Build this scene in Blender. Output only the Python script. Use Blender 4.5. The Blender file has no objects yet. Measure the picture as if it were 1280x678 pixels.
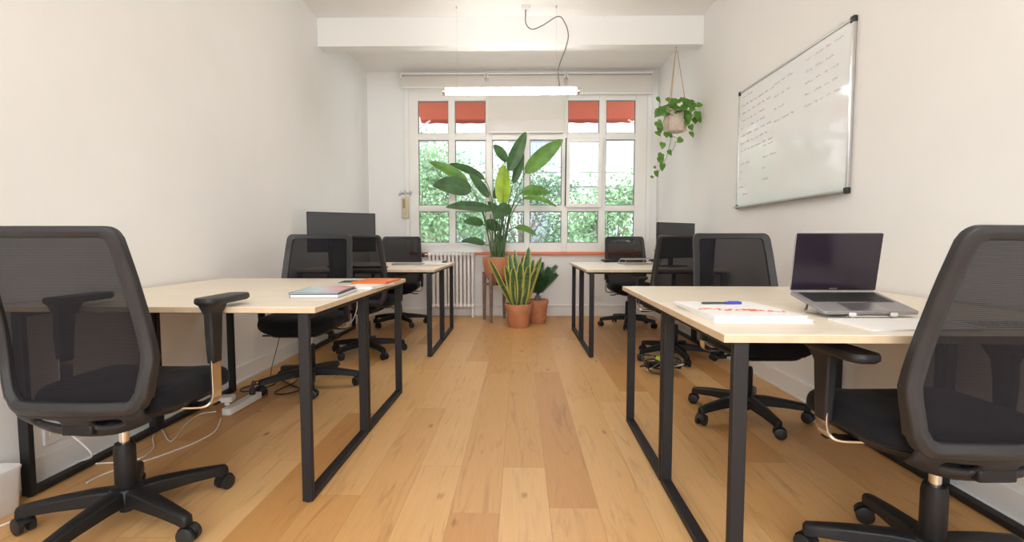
import bpy, math, random
from math import sin, cos, pi, radians as R
from mathutils import Vector, Matrix

random.seed(7)
C = bpy.context.scene.collection
sc = bpy.context.scene

# ------------------------------------------------------------------ camera model
FPX = 620.0; VX, VY = 650.0, 300.0; EYE = 1.0
yaw = math.atan((VX - 640) / FPX); pit = math.atan((339 - VY) / FPX)
FW = Vector((-sin(yaw) * cos(pit), cos(yaw) * cos(pit), -sin(pit)))
RT = Vector((cos(yaw), sin(yaw), 0)); UP = RT.cross(FW)


def at(px, py, x=None, y=None, z=None):
    """point of the room seen at a pixel, on the plane x=, y= or z="""
    d = FW + RT * ((px - 640) / FPX) - UP * ((py - 339) / FPX)
    t = x / d.x if x is not None else (y / d.y if y is not None else (z - EYE) / d.z)
    return Vector((0, 0, EYE)) + d * t


# ------------------------------------------------------------------ materials
def mat(name, col, rough=0.5, metal=0.0, spec=0.5, build=None, **kw):
    m = bpy.data.materials.new(name); m.use_nodes = True
    nt = m.node_tree; b = nt.nodes['Principled BSDF']
    b.inputs['Base Color'].default_value = (*col, 1)
    b.inputs['Roughness'].default_value = rough
    b.inputs['Metallic'].default_value = metal
    b.inputs['Specular IOR Level'].default_value = spec
    for k, v in kw.items():
        b.inputs[k.replace('_', ' ')].default_value = v
    if build: build(nt, b)
    return m


def N(nt, t, **kw):
    n = nt.nodes.new(t)
    for k, v in kw.items(): setattr(n, k, v)
    return n


def tc(nt, scale=(1, 1, 1), out='Object', rot=(0, 0, 0)):
    t = N(nt, 'ShaderNodeTexCoord'); m = N(nt, 'ShaderNodeMapping')
    m.inputs['Scale'].default_value = scale; m.inputs['Rotation'].default_value = rot
    nt.links.new(t.outputs[out], m.inputs['Vector']); return m.outputs['Vector']


def ramp(nt, fac, stops):
    r = N(nt, 'ShaderNodeValToRGB'); e = r.color_ramp.elements
    while len(e) < len(stops): e.new(0.5)
    for i, (p, c) in enumerate(stops):
        e[i].position = p; e[i].color = (*c, 1) if len(c) == 3 else c
    nt.links.new(fac, r.inputs['Fac']); return r.outputs['Color']


def noise(nt, vec, scale, detail=3, rough=0.5, dist=0.0):
    n = N(nt, 'ShaderNodeTexNoise'); n.inputs['Scale'].default_value = scale
    n.inputs['Detail'].default_value = detail; n.inputs['Roughness'].default_value = rough
    n.inputs['Distortion'].default_value = dist
    nt.links.new(vec, n.inputs['Vector']); return n.outputs['Fac']


def mixc(nt, fac, a, b, mode='MIX'):
    n = N(nt, 'ShaderNodeMix', data_type='RGBA', blend_type=mode)
    for sock, v in ((n.inputs[0], fac), (n.inputs[6], a), (n.inputs[7], b)):
        if isinstance(v, (int, float)): sock.default_value = v
        elif isinstance(v, tuple): sock.default_value = (*v, 1)
        else: nt.links.new(v, sock)
    return n.outputs[2]


def bump(nt, b, h, s=0.2, d=0.01):
    n = N(nt, 'ShaderNodeBump'); n.inputs['Strength'].default_value = s
    n.inputs['Distance'].default_value = d
    nt.links.new(h, n.inputs['Height']); nt.links.new(n.outputs[0], b.inputs['Normal'])


def noisy(col, amt=0.12, scale=6, bs=0.0):
    def f(nt, b):
        v = tc(nt); n = noise(nt, v, scale)
        lo = tuple(c * (1 - amt) for c in col); hi = tuple(min(1, c * (1 + amt)) for c in col)
        nt.links.new(ramp(nt, n, [(0.3, lo), (0.7, hi)]), b.inputs['Base Color'])
        if bs: bump(nt, b, noise(nt, v, scale * 12), bs, 0.003)
    return f


def floor_nodes(nt, b):
    t = N(nt, 'ShaderNodeTexCoord'); sp = N(nt, 'ShaderNodeSeparateXYZ'); nt.links.new(t.outputs['Object'], sp.inputs[0])
    def mth(op, a, b_=None):
        n = N(nt, 'ShaderNodeMath', operation=op)
        for k, v in enumerate((a, b_)):
            if v is None: continue
            if isinstance(v, (int, float)): n.inputs[k].default_value = v
            else: nt.links.new(v, n.inputs[k])
        return n.outputs[0]
    PW = 0.183
    xx = mth('ADD', sp.outputs['X'], PW * 20 - .110)
    row = mth('FLOOR', mth('DIVIDE', xx, PW))
    wn = N(nt, 'ShaderNodeTexWhiteNoise', noise_dimensions='1D'); nt.links.new(row, wn.inputs['W'])
    yy = mth('ADD', mth('ADD', sp.outputs['Y'], 40.0), mth('MULTIPLY', wn.outputs['Value'], 1.9))
    cv = N(nt, 'ShaderNodeCombineXYZ'); nt.links.new(yy, cv.inputs['X']); nt.links.new(xx, cv.inputs['Y'])
    v = cv.outputs[0]
    br = N(nt, 'ShaderNodeTexBrick'); br.offset = 0.0; br.offset_frequency = 1
    nt.links.new(v, br.inputs['Vector'])
    br.inputs['Scale'].default_value = 1.0
    br.inputs['Brick Width'].default_value = 1.9; br.inputs['Row Height'].default_value = PW
    br.inputs['Mortar Size'].default_value = 0.0009; br.inputs['Mortar Smooth'].default_value = 0.4
    br.inputs['Color1'].default_value = (0, 0, 0, 1); br.inputs['Color2'].default_value = (1, 1, 1, 1)
    br.inputs['Mortar'].default_value = (0.5, 0.5, 0.5, 1)
    tone = br.outputs['Color']
    base = ramp(nt, tone, [(0.0, (0.55, 0.28, 0.095)), (0.3, (0.62, 0.345, 0.130)), (0.65, (0.68, 0.40, 0.165)), (1.0, (0.73, 0.46, 0.21))])
    # per-board shift of the grain
    sep = N(nt, 'ShaderNodeMath', operation='MULTIPLY'); sep.inputs[1].default_value = 37.0
    nt.links.new(tone, sep.inputs[0])
    v2 = tc(nt, scale=(1, 1, 1))
    add = N(nt, 'ShaderNodeVectorMath', operation='ADD'); nt.links.new(v2, add.inputs[0])
    cmb = N(nt, 'ShaderNodeCombineXYZ'); nt.links.new(sep.outputs[0], cmb.inputs['Z']); nt.links.new(sep.outputs[0], cmb.inputs['Y'])
    nt.links.new(cmb.outputs[0], add.inputs[1])
    st = N(nt, 'ShaderNodeVectorMath', operation='MULTIPLY'); nt.links.new(add.outputs[0], st.inputs[0])
    st.inputs[1].default_value = (9, 0.9, 1)
    g = noise(nt, st.outputs[0], 2.2, 6, 0.6, 1.3)
    c1 = mixc(nt, 0.8, base, ramp(nt, g, [(0.28, (0.68, 0.62, 0.55)), (0.46, (1, 1, 1)), (0.75, (1.0, 0.98, 0.94))]), 'MULTIPLY')
    st2 = N(nt, 'ShaderNodeVectorMath', operation='MULTIPLY'); nt.links.new(add.outputs[0], st2.inputs[0])
    st2.inputs[1].default_value = (60, 2.5, 1)
    g2 = noise(nt, st2.outputs[0], 2.0, 3, 0.6)
    c2 = mixc(nt, 0.25, c1, ramp(nt, g2, [(0.3, (0.75, 0.68, 0.6)), (0.6, (1, 1, 1))]), 'MULTIPLY')
    # knots and dark streaks
    st3 = N(nt, 'ShaderNodeVectorMath', operation='MULTIPLY'); nt.links.new(add.outputs[0], st3.inputs[0])
    st3.inputs[1].default_value = (5.5, 2.6, 1)
    vo = N(nt, 'ShaderNodeTexVoronoi'); vo.inputs['Scale'].default_value = 1.0; nt.links.new(st3.outputs[0], vo.inputs['Vector'])
    wob = N(nt, 'ShaderNodeMath', operation='MULTIPLY_ADD'); nt.links.new(g2, wob.inputs[0]); wob.inputs[1].default_value = 0.17
    nt.links.new(vo.outputs['Distance'], wob.inputs[2])
    kn = ramp(nt, wob.outputs[0], [(0.095, (0.18, 0.10, 0.07)), (0.115, (0.60, 0.46, 0.34)), (0.18, (1, 1, 1))])
    c3 = mixc(nt, 0.9, c2, kn, 'MULTIPLY')
    c4 = mixc(nt, br.outputs['Fac'], c3, (0.36, 0.20, 0.09))
    nt.links.new(c4, b.inputs['Base Color'])
    rr = N(nt, 'ShaderNodeMapRange'); nt.links.new(g, rr.inputs['Value'])
    rr.inputs['To Min'].default_value = 0.34; rr.inputs['To Max'].default_value = 0.5
    nt.links.new(rr.outputs[0], b.inputs['Roughness'])
    inv = N(nt, 'ShaderNodeMath', operation='SUBTRACT'); inv.inputs[0].default_value = 1
    nt.links.new(br.outputs['Fac'], inv.inputs[1]); bump(nt, b, inv.outputs[0], 0.35, 0.002)


def desk_nodes(nt, b):
    v = tc(nt, scale=(1.2, 14, 1)); g = noise(nt, v, 3, 5, 0.6, 0.6)
    nt.links.new(ramp(nt, g, [(0.3, (0.80, 0.70, 0.56)), (0.55, (0.84, 0.755, 0.63)), (0.8, (0.87, 0.80, 0.69))]), b.inputs['Base Color'])


def fabric_nodes(col):
    def f(nt, b):
        v = tc(nt); n = noise(nt, v, 420, 2)
        nt.links.new(ramp(nt, n, [(0.3, tuple(c * .6 for c in col)), (0.7, tuple(c * 1.5 for c in col))]), b.inputs['Base Color'])
        bump(nt, b, n, 0.3, 0.002)
    return f


def mesh_back_material():
    m = bpy.data.materials.new('chair_mesh_weave'); m.use_nodes = True
    nt = m.node_tree; b = nt.nodes['Principled BSDF']; out = nt.nodes['Material Output']
    b.inputs['Base Color'].default_value = (0.014, 0.013, 0.016, 1); b.inputs['Roughness'].default_value = 0.8; b.inputs['Specular IOR Level'].default_value = .12
    tr = N(nt, 'ShaderNodeBsdfTransparent'); mx = N(nt, 'ShaderNodeMixShader')
    v = tc(nt, scale=(1, 1, 1)); wv = N(nt, 'ShaderNodeTexWave', bands_direction='Z'); wv.inputs['Scale'].default_value = 95; nt.links.new(v, wv.inputs['Vector'])
    mr = N(nt, 'ShaderNodeMapRange'); nt.links.new(wv.outputs['Fac'], mr.inputs['Value'])
    mr.inputs['To Min'].default_value = 0.86; mr.inputs['To Max'].default_value = 0.94
    nt.links.new(mr.outputs[0], mx.inputs[0]); nt.links.new(tr.outputs[0], mx.inputs[1]); nt.links.new(b.outputs[0], mx.inputs[2])
    nt.links.new(mx.outputs[0], out.inputs['Surface']); return m


def glass_material(name, tint=(1, 1, 1), refl=0.06):
    m = bpy.data.materials.new(name); m.use_nodes = True
    nt = m.node_tree; out = nt.nodes['Material Output']; nt.nodes.remove(nt.nodes['Principled BSDF'])
    tr = N(nt, 'ShaderNodeBsdfTransparent'); tr.inputs[0].default_value = (*tint, 1)
    gl = N(nt, 'ShaderNodeBsdfGlossy'); gl.inputs['Roughness'].default_value = 0.02
    fr = N(nt, 'ShaderNodeLayerWeight'); fr.inputs['Blend'].default_value = refl
    mx = N(nt, 'ShaderNodeMixShader')
    nt.links.new(fr.outputs['Fresnel'], mx.inputs[0]); nt.links.new(tr.outputs[0], mx.inputs[1]); nt.links.new(gl.outputs[0], mx.inputs[2])
    nt.links.new(mx.outputs[0], out.inputs['Surface']); return m


def thin_material(name, col, trans, clear=0.0, spots=None):
    """thin cloth or leaf: diffuse plus light let through"""
    m = bpy.data.materials.new(name); m.use_nodes = True
    nt = m.node_tree; b = nt.nodes['Principled BSDF']; out = nt.nodes['Material Output']
    b.inputs['Roughness'].default_value = 0.45 if spots else 0.8
    tl = N(nt, 'ShaderNodeBsdfTranslucent'); mx = N(nt, 'ShaderNodeMixShader'); mx.inputs[0].default_value = trans
    if spots:
        c = ramp(nt, noise(nt, tc(nt), spots, 3), [(0.3, tuple(x * .62 for x in col)), (0.7, tuple(min(1, x * 1.35) for x in col))])
        nt.links.new(c, b.inputs['Base Color']); nt.links.new(c, tl.inputs[0])
    else:
        b.inputs['Base Color'].default_value = (*col, 1); tl.inputs[0].default_value = (*col, 1)
    nt.links.new(b.outputs[0], mx.inputs[1]); nt.links.new(tl.outputs[0], mx.inputs[2])
    last = mx.outputs[0]
    if clear:
        t = N(nt, 'ShaderNodeBsdfTransparent'); m2 = N(nt, 'ShaderNodeMixShader'); m2.inputs[0].default_value = clear
        nt.links.new(last, m2.inputs[1]); nt.links.new(t.outputs[0], m2.inputs[2]); last = m2.outputs[0]
    nt.links.new(last, out.inputs['Surface']); return m


def emit(name, col, s):
    m = bpy.data.materials.new(name); m.use_nodes = True
    b = m.node_tree.nodes['Principled BSDF']; b.inputs['Base Color'].default_value = (1, 1, 1, 1)
    b.inputs['Emission Color'].default_value = (*col, 1); b.inputs['Emission Strength'].default_value = s
    return m


M = {}
M['floor'] = mat('oak_boards', (.6, .4, .2), 0.4, build=floor_nodes)
M['wall'] = mat('wall_paint', (.845, .835, .82), 0.62, spec=.3, build=noisy((.845, .835, .82), .012, 3, .04))
M['ceiling'] = mat('ceiling_paint', (.86, .85, .83), 0.8, spec=.2, build=noisy((.86, .85, .83), .012, 2, .04))
M['paint'] = mat('white_gloss_paint', (.86, .85, .83), 0.35, build=noisy((.86, .85, .83), .01, 4))
M['pvc'] = mat('white_window_frame', (.87, .85, .81), 0.3, build=noisy((.87, .85, .81), .01, 4))
M['orange_paint'] = mat('orange_sill_paint', (.80, .22, .09), 0.4, build=noisy((.80, .22, .09), .06, 5))
M['radiator'] = mat('radiator_enamel', (.90, .86, .83), 0.4, build=noisy((.90, .86, .83), .02, 5))
M['desk_top'] = mat('pale_birch_laminate', (.82, .7, .54), 0.38, build=desk_nodes)
M['desk_edge'] = mat('birch_edge_band', (.62, .48, .32), 0.5, build=noisy((.62, .48, .32), .08, 20))
M['steel'] = mat('black_powder_coated_steel', (.015, .0135, .015), 0.55, spec=.35, build=noisy((.015, .0135, .015), .1, 30, .05))
M['plastic'] = mat('charcoal_plastic', (.020, .019, .021), 0.45, spec=.35, build=noisy((.020, .019, .021), .12, 20, .06))
M['plastic_grey'] = mat('grey_frame_plastic', (.027, .026, .028), 0.42, spec=.4, build=noisy((.027, .026, .028), .1, 20, .05))
M['dark_plastic'] = mat('black_base_plastic', (.010, .0095, .0105), 0.5, spec=.35, build=noisy((.010, .0095, .0105), .15, 25, .08))
M['rubber'] = mat('black_wheel_rubber', (.012, .012, .013), 0.5, build=noisy((.012, .012, .013), .2, 30))
M['seat'] = mat('black_seat_fabric', (.010, .011, .014), 0.85, spec=.2, build=fabric_nodes((.007, .0075, .010)), Sheen_Weight=0.06)
M['chrome'] = mat('polished_metal', (.75, .73, .70), 0.18, 1.0, build=noisy((.75, .73, .70), .03, 30))
M['alu'] = mat('brushed_aluminium', (.62, .61, .60), 0.35, 1.0, build=noisy((.62, .61, .60), .05, 30))
M['mesh'] = mesh_back_material()
M['glass'] = glass_material('window_glass')
M['blind'] = thin_material('cream_blind_cloth', (.83, .80, .75), .35)
M['sheer'] = thin_material('sheer_blind_cloth', (.9, .87, .83), .5, clear=.22)
M['awning'] = thin_material('red_awning_cloth', (.20, .038, .018), .2)
M['terracotta'] = mat('terracotta', (.62, .25, .125), 0.7, build=noisy((.60, .245, .125), .16, 9, .15))
M['terracotta_orange'] = mat('smooth_orange_pot', (.60, .25, .12), 0.6, build=noisy((.60, .25, .12), .1, 9, .1))
M['soil'] = mat('potting_soil', (.04, .025, .016), 0.95, build=noisy((.04, .025, .016), .5, 60, .6))
M['wood_grey'] = mat('weathered_stand_wood', (.24, .155, .115), 0.6, build=noisy((.24, .155, .115), .25, 25))
M['cream_pot'] = mat('speckled_cream_pot', (.58, .49, .40), 0.7, build=noisy((.60, .50, .41), .12, 60, .05))
M['rope'] = mat('jute_rope', (.50, .32, .17), 0.85, build=noisy((.50, .32, .17), .25, 200))
M['leaf'] = thin_material('strelitzia_leaf', (.042, .115, .026), .25, spots=7)
M['leaf_mid'] = thin_material('strelitzia_leaf_fresh', (.12, .27, .04), .35, spots=7)
M['leaf_new'] = thin_material('strelitzia_leaf_new', (.34, .50, .04), .45, spots=5)
M['petiole'] = mat('green_petiole', (.07, .13, .035), 0.5, build=noisy((.07, .13, .035), .3, 12))
M['pothos'] = thin_material('pothos_leaf', (.13, .30, .045), .35, spots=14)
M['sago'] = thin_material('sago_frond', (.025, .085, .03), .15, spots=20)
M['vine'] = mat('vine_stem', (.13, .16, .05), .6, build=noisy((.13, .16, .05), .2, 20))
M['screen'] = mat('matt_monitor_screen', (.05, .05, .053), 0.4, build=noisy((.05, .05, .053), .03, 3))
M['black'] = mat('black_plastic', (.015, .015, .016), 0.4, build=noisy((.015, .015, .016), .1, 20))
M['laptop_screen'] = mat('laptop_screen', (.020, .014, .024), 0.14, build=noisy((.020, .014, .024), .04, 3))
M['space_grey'] = mat('space_grey_aluminium', (.30, .29, .30), 0.5, .4, build=noisy((.33, .315, .325), .03, 30))
M['key'] = mat('black_keys', (.02, .02, .022), 0.5, build=noisy((.02, .02, .022), .1, 30))
M['paper'] = mat('white_paper', (.86, .85, .83), 0.6, build=noisy((.86, .85, .83), .01, 10))
M['pages'] = mat('book_pages', (.80, .77, .70), 0.8, build=noisy((.80, .77, .70), .06, 200))
M['dark_cover'] = mat('dark_book_cover', (.03, .035, .045), 0.4, build=noisy((.03, .035, .045), .1, 10))
M['orange_cover'] = mat('orange_book_cover', (.85, .20, .03), 0.45, build=noisy((.85, .20, .03), .1, 12))
M['pink_cover'] = mat('pink_leaflet', (.78, .47, .42), 0.5, build=noisy((.78, .47, .42), .15, 25))
M['red_ink'] = mat('red_ink', (.70, .10, .05), 0.6, build=noisy((.70, .12, .06), .3, 30))
M['blue_ink'] = mat('blue_plastic', (.04, .06, .45), 0.35, build=noisy((.04, .06, .45), .1, 30))
M['white_plastic'] = mat('white_plastic', (.80, .79, .78), 0.4, build=noisy((.80, .79, .78), .02, 10))
M['cable_white'] = mat('white_cable', (.78, .74, .70), 0.5, build=noisy((.78, .74, .70), .03, 50))
M['cable_grey'] = mat('grey_fabric_cable', (.17, .155, .14), 0.7, build=noisy((.17, .155, .14), .2, 200))
M['board'] = mat('whiteboard_enamel', (.86, .885, .90), 0.06, spec=.6, build=noisy((.86, .885, .90), .01, 3))
M['marker'] = mat('faint_marker_ink', (.64, .56, .59), 0.5, build=noisy((.64, .56, .59), .2, 60))
M['beige_metal'] = mat('beige_lacquered_box', (.60, .50, .33), 0.4, build=noisy((.60, .50, .33), .08, 20))
M['tube'] = emit('fluorescent_tube', (1.0, .955, .90), 30)
M['facade'] = mat('pale_stone_facade', (.42, .41, .39), 0.9, build=noisy((.42, .41, .39), .06, 1.2))
M['facade_trim'] = mat('pale_stone_trim', (.31, .30, .285), 0.9, build=noisy((.31, .30, .285), .06, 2))
M['shutter'] = mat('grey_window_panes', (.17, .19, .21), 0.3, build=noisy((.17, .19, .21), .15, 2))
M['iron'] = mat('dark_iron_railing', (.10, .10, .11), 0.5, build=noisy((.10, .10, .11), .1, 8))
M['tree_leaf'] = thin_material('plane_tree_leaf', (.16, .26, .13), .4, spots=1.6)
M['tree_leaf_b'] = thin_material('plane_tree_leaf_b', (.10, .18, .10), .4, spots=1.6)
M['bark'] = mat('tree_bark', (.17, .13, .10), .9, build=noisy((.17, .13, .10), .3, 8, .3))
M['asphalt'] = mat('street_asphalt', (.20, .20, .20), .9, build=noisy((.20, .20, .20), .1, 3))
M['flower'] = mat('dried_yellow_flower', (.70, .55, .15), .7, build=noisy((.70, .55, .15), .2, 60))


def snake_nodes(nt, b):
    t = N(nt, 'ShaderNodeTexCoord'); s = N(nt, 'ShaderNodeSeparateXYZ'); nt.links.new(t.outputs['UV'], s.inputs[0])
    a = N(nt, 'ShaderNodeMath', operation='SUBTRACT'); nt.links.new(s.outputs['X'], a.inputs[0]); a.inputs[1].default_value = .5
    ab = N(nt, 'ShaderNodeMath', operation='ABSOLUTE'); nt.links.new(a.outputs[0], ab.inputs[0])
    nz = noise(nt, tc(nt, scale=(1, 1, 5)), 14, 3)
    green = ramp(nt, nz, [(0.35, (.03, .085, .03)), (0.6, (.09, .18, .07))])
    edge = ramp(nt, ab.outputs[0], [(0.27, (0, 0, 0)), (0.35, (1, 1, 1))])
    nt.links.new(mixc(nt, edge, green, (.50, .47, .10)), b.inputs['Base Color'])


M['snake'] = mat('variegated_snake_leaf', (.1, .2, .05), .4, build=snake_nodes)


def cover_nodes(nt, b):
    v = tc(nt, scale=(5, 3.2, 1)); n = noise(nt, v, 1.0, 1)
    s = N(nt, 'ShaderNodeSeparateXYZ'); nt.links.new(tc(nt, scale=(3.2, 1.5, 1)), s.inputs[0])
    a = N(nt, 'ShaderNodeMath', operation='ADD'); nt.links.new(s.outputs['X'], a.inputs[0]); nt.links.new(s.outputs['Y'], a.inputs[1])
    c = N(nt, 'ShaderNodeMath', operation='MULTIPLY_ADD'); nt.links.new(n, c.inputs[0]); c.inputs[1].default_value = .7; nt.links.new(a.outputs[0], c.inputs[2])
    nt.links.new(ramp(nt, c.outputs[0], [(0.05, (.45, .62, .66)), (.3, (.62, .74, .80)), (.5, (.72, .45, .50)), (.75, (.62, .16, .14)), (.95, (.16, .22, .40))]), b.inputs['Base Color'])


M['art_cover'] = mat('printed_art_cover', (.5, .5, .6), .4, build=cover_nodes)


# ------------------------------------------------------------------ mesh builder
class MB:
    def __init__(s): s.v = []; s.f = []; s.uv = None; s.mi = []; s.cur = 0

    def add(s, vs, fs):
        o = len(s.v); s.v += [tuple(v) for v in vs]; s.f += [tuple(i + o for i in f) for f in fs]; s.mi += [s.cur] * len(fs); return s

    def box(s, c, d, rot=None):
        c = Vector(c); hx, hy, hz = d[0] / 2, d[1] / 2, d[2] / 2
        vs = [Vector((x, y, z)) for x in (-hx, hx) for y in (-hy, hy) for z in (-hz, hz)]
        if rot is not None: vs = [rot @ v for v in vs]
        return s.add([v + c for v in vs], [(0, 1, 3, 2), (4, 6, 7, 5), (0, 4, 5, 1), (2, 3, 7, 6), (0, 2, 6, 4), (1, 5, 7, 3)])

    def b2(s, x0, x1, y0, y1, z0, z1):
        return s.box(((x0 + x1) / 2, (y0 + y1) / 2, (z0 + z1) / 2), (abs(x1 - x0), abs(y1 - y0), abs(z1 - z0)))

    def ring_sweep(s, rings, closed=False, caps=True):
        n = len(rings[0]); vs = [p for r in rings for p in r]; fs = []; k = len(rings)
        for i in range(k if closed else k - 1):
            a = i * n; b = ((i + 1) % k) * n
            for j in range(n): fs.append((a + j, a + (j + 1) % n, b + (j + 1) % n, b + j))
        if caps and not closed: fs += [tuple(range(n))[::-1], tuple(range((k - 1) * n, k * n))]
        return s.add(vs, fs)

    def tube(s, pts, r, n=8, smooth_path=0):
        pts = [Vector(p) for p in pts]
        if smooth_path: pts = spline(pts, smooth_path)
        rs = r if isinstance(r, (list, tuple)) else [r] * len(pts)
        if len(rs) != len(pts): rs = [rs[0] + (rs[-1] - rs[0]) * i / (len(pts) - 1) for i in range(len(pts))]
        rings = []; up = None
        for i, p in enumerate(pts):
            t = (pts[min(i + 1, len(pts) - 1)] - pts[max(i - 1, 0)]).normalized()
            if up is None:
                up = Vector((0, 0, 1)) if abs(t.z) < .9 else Vector((1, 0, 0))
            a = t.cross(up).normalized(); b = a.cross(t).normalized(); up = b
            rings.append([p + (a * cos(2 * pi * j / n) + b * sin(2 * pi * j / n)) * rs[i] for j in range(n)])
        return s.ring_sweep(rings)

    def lathe(s, prof, c=(0, 0, 0), n=28, cap=True):
        c = Vector(c)
        rings = [[c + Vector((r * cos(2 * pi * j / n), r * sin(2 * pi * j / n), z)) for j in range(n)] for r, z in prof]
        return s.ring_sweep(rings, caps=cap)

    def prism(s, out, z0, z1):
        n = len(out)
        return s.add([(x, y, z0) for x, y in out] + [(x, y, z1) for x, y in out],
                     [tuple(range(n))[::-1], tuple(range(n, 2 * n))] + [(i, (i + 1) % n, n + (i + 1) % n, n + i) for i in range(n)])

    def grid(s, fn, nu, nv, uv=False, skip=None):
        vs = [fn(i / nu, j / nv) for j in range(nv + 1) for i in range(nu + 1)]
        fs = []
        for j in range(nv):
            for i in range(nu):
                if skip and skip(i, j): continue
                a = j * (nu + 1) + i; fs.append((a, a + 1, a + nu + 2, a + nu + 1))
        if uv:
            if s.uv is None: s.uv = {}
            o = len(s.v)
            for j in range(nv + 1):
                for i in range(nu + 1): s.uv[o + j * (nu + 1) + i] = (i / nu, j / nv)
        return s.add(vs, fs)

    def build(s, name, m, parent=None, bevel=0, smooth=True, angle=35, loc=None, subsurf=0, solidify=0, seg=2, flip=False):
        me = bpy.data.meshes.new(name); me.from_pydata(s.v, [], s.f)
        ms = m if isinstance(m, (list, tuple)) else [m]
        for x in ms: me.materials.append(x)
        if len(ms) > 1:
            for p, k in zip(me.polygons, s.mi): p.material_index = k
        if s.uv:
            ul = me.uv_layers.new(name='UVMap')
            for l in me.loops: ul.data[l.index].uv = s.uv.get(l.vertex_index, (.5, .5))
        import bmesh
        bm = bmesh.new(); bm.from_mesh(me)
        if not s.uv: bmesh.ops.recalc_face_normals(bm, faces=bm.faces)
        bm.to_mesh(me); bm.free()
        if smooth:
            for p in me.polygons: p.use_smooth = True
            me.set_sharp_from_angle(angle=R(angle))
        me.update()
        o = bpy.data.objects.new(name, me); C.objects.link(o)
        if parent is not None: o.parent = parent
        if loc is not None: o.location = loc
        if solidify:
            d = o.modifiers.new('solid', 'SOLIDIFY'); d.thickness = solidify; d.offset = 0
        if bevel:
            d = o.modifiers.new('bevel', 'BEVEL'); d.width = bevel; d.segments = seg; d.limit_method = 'ANGLE'; d.angle_limit = R(40)
        if subsurf:
            d = o.modifiers.new('sub', 'SUBSURF'); d.levels = subsurf; d.render_levels = subsurf
        return o


def spline(P, k):
    out = []
    for i in range(len(P) - 1):
        p0 = P[max(i - 1, 0)]; p1 = P[i]; p2 = P[i + 1]; p3 = P[min(i + 2, len(P) - 1)]
        for j in range(k):
            t = j / k
            out.append(0.5 * ((2 * p1) + (p2 - p0) * t + (2 * p0 - 5 * p1 + 4 * p2 - p3) * t * t + (3 * p1 - p0 - 3 * p2 + p3) * t ** 3))
    out.append(P[-1]); return out


def tag(o, label, cat, group=None):
    o['label'] = label; o['category'] = cat
    if group: o['group'] = group
    return o


def thing(name, label, cat, loc=(0, 0, 0), rotz=0, group=None):
    o = bpy.data.objects.new(name, None); C.objects.link(o); o.location = loc; o.rotation_euler = (0, 0, rotz)
    o.empty_display_size = .1
    return tag(o, label, cat, group)


def struct(o): o['kind'] = 'structure'; return o


def children(o): return [c for c in C.objects if c.parent == o]


def dup(root, loc, rotz, label, group=None):
    def cp(o, par):
        c = o.copy(); C.objects.link(c)
        if par is not None: c.parent = par
        for ch in children(o): cp(ch, c)
        return c
    r = cp(root, None); r.location = loc; r.rotation_euler = (0, 0, rotz); r['label'] = label
    if group: r['group'] = group
    return r


# ------------------------------------------------------------------ the room
XL, XR, YF, YB, H = -1.975, 1.765, 6.50, -2.6, 3.155
WX0, WX1, WZ0, WZ1 = -1.44, 1.63, .845, 2.90
t = .28
struct(MB().b2(XL - .05, XR + .05, YB - .05, YF + .02, -.06, 0).build('floor', M['floor'], smooth=False))
struct(MB().b2(XL - t, XR + t, YB - t, YF + t, H, H + .2).build('ceiling', M['ceiling'], smooth=False))
struct(MB().b2(XL - t, XL, YB, YF, -.06, H).build('wall_left', M['wall'], smooth=False))
struct(MB().b2(XR, XR + t, YB, YF, -.06, H).build('wall_right', M['wall'], smooth=False))
w = MB()
w.b2(XL - t, WX0, YF, YF + t, -.06, H).b2(WX1, XR + t, YF, YF + t, -.06, H).b2(WX0, WX1, YF, YF + t, -.06, WZ0).b2(WX0, WX1, YF, YF + t, WZ1, H)
struct(w.build('wall_front', M['wall'], smooth=False))
w = MB()   # wall behind the camera with a wide opening for the added daylight window
BX0, BX1, BZ0, BZ1 = -1.75, 1.55, .45, 2.95
w.b2(XL - t, BX0, YB - t, YB, -.06, H).b2(BX1, XR + t, YB - t, YB, -.06, H).b2(BX0, BX1, YB - t, YB, -.06, BZ0).b2(BX0, BX1, YB - t, YB, BZ1, H)
struct(w.build('wall_rear', M['wall'], smooth=False))
struct(MB().b2(XL, XR, 4.93, 5.07, 2.88, H).build('trim_1', M['ceiling'], bevel=.004))   # ceiling beam
for nm, x0, x1 in (('baseboard_left', XL, XL + .014), ('baseboard_right', XR - .014, XR)):
    b = MB().b2(x0, x1, YB, YF, 0, .115)
    xm = (XL + .0195) if nm.endswith('left') else (XR - .0195)
    b.b2(xm - .0055, xm + .0055, YB, YF, 0, .018)
    struct(b.build(nm, M['paint'], bevel=.003))
struct(MB().b2(XL + .015, XR - .015, YF - .016, YF, 0, .10).build('baseboard_front', M['paint'], bevel=.003))
# orange painted sill
struct(MB().b2(-1.44, 1.62, YF - .045, YF, .805, .843).build('trim_2', M['orange_paint'], bevel=.005))
# architrave on each side of the window up to the blinds
struct(MB().b2(WX0 - .055, WX0, YF - .014, YF, .845, 3.02).b2(WX1, WX1 + .055, YF - .014, YF, .845, 3.02).build('trim_3', M['paint'], bevel=.004))

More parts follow.
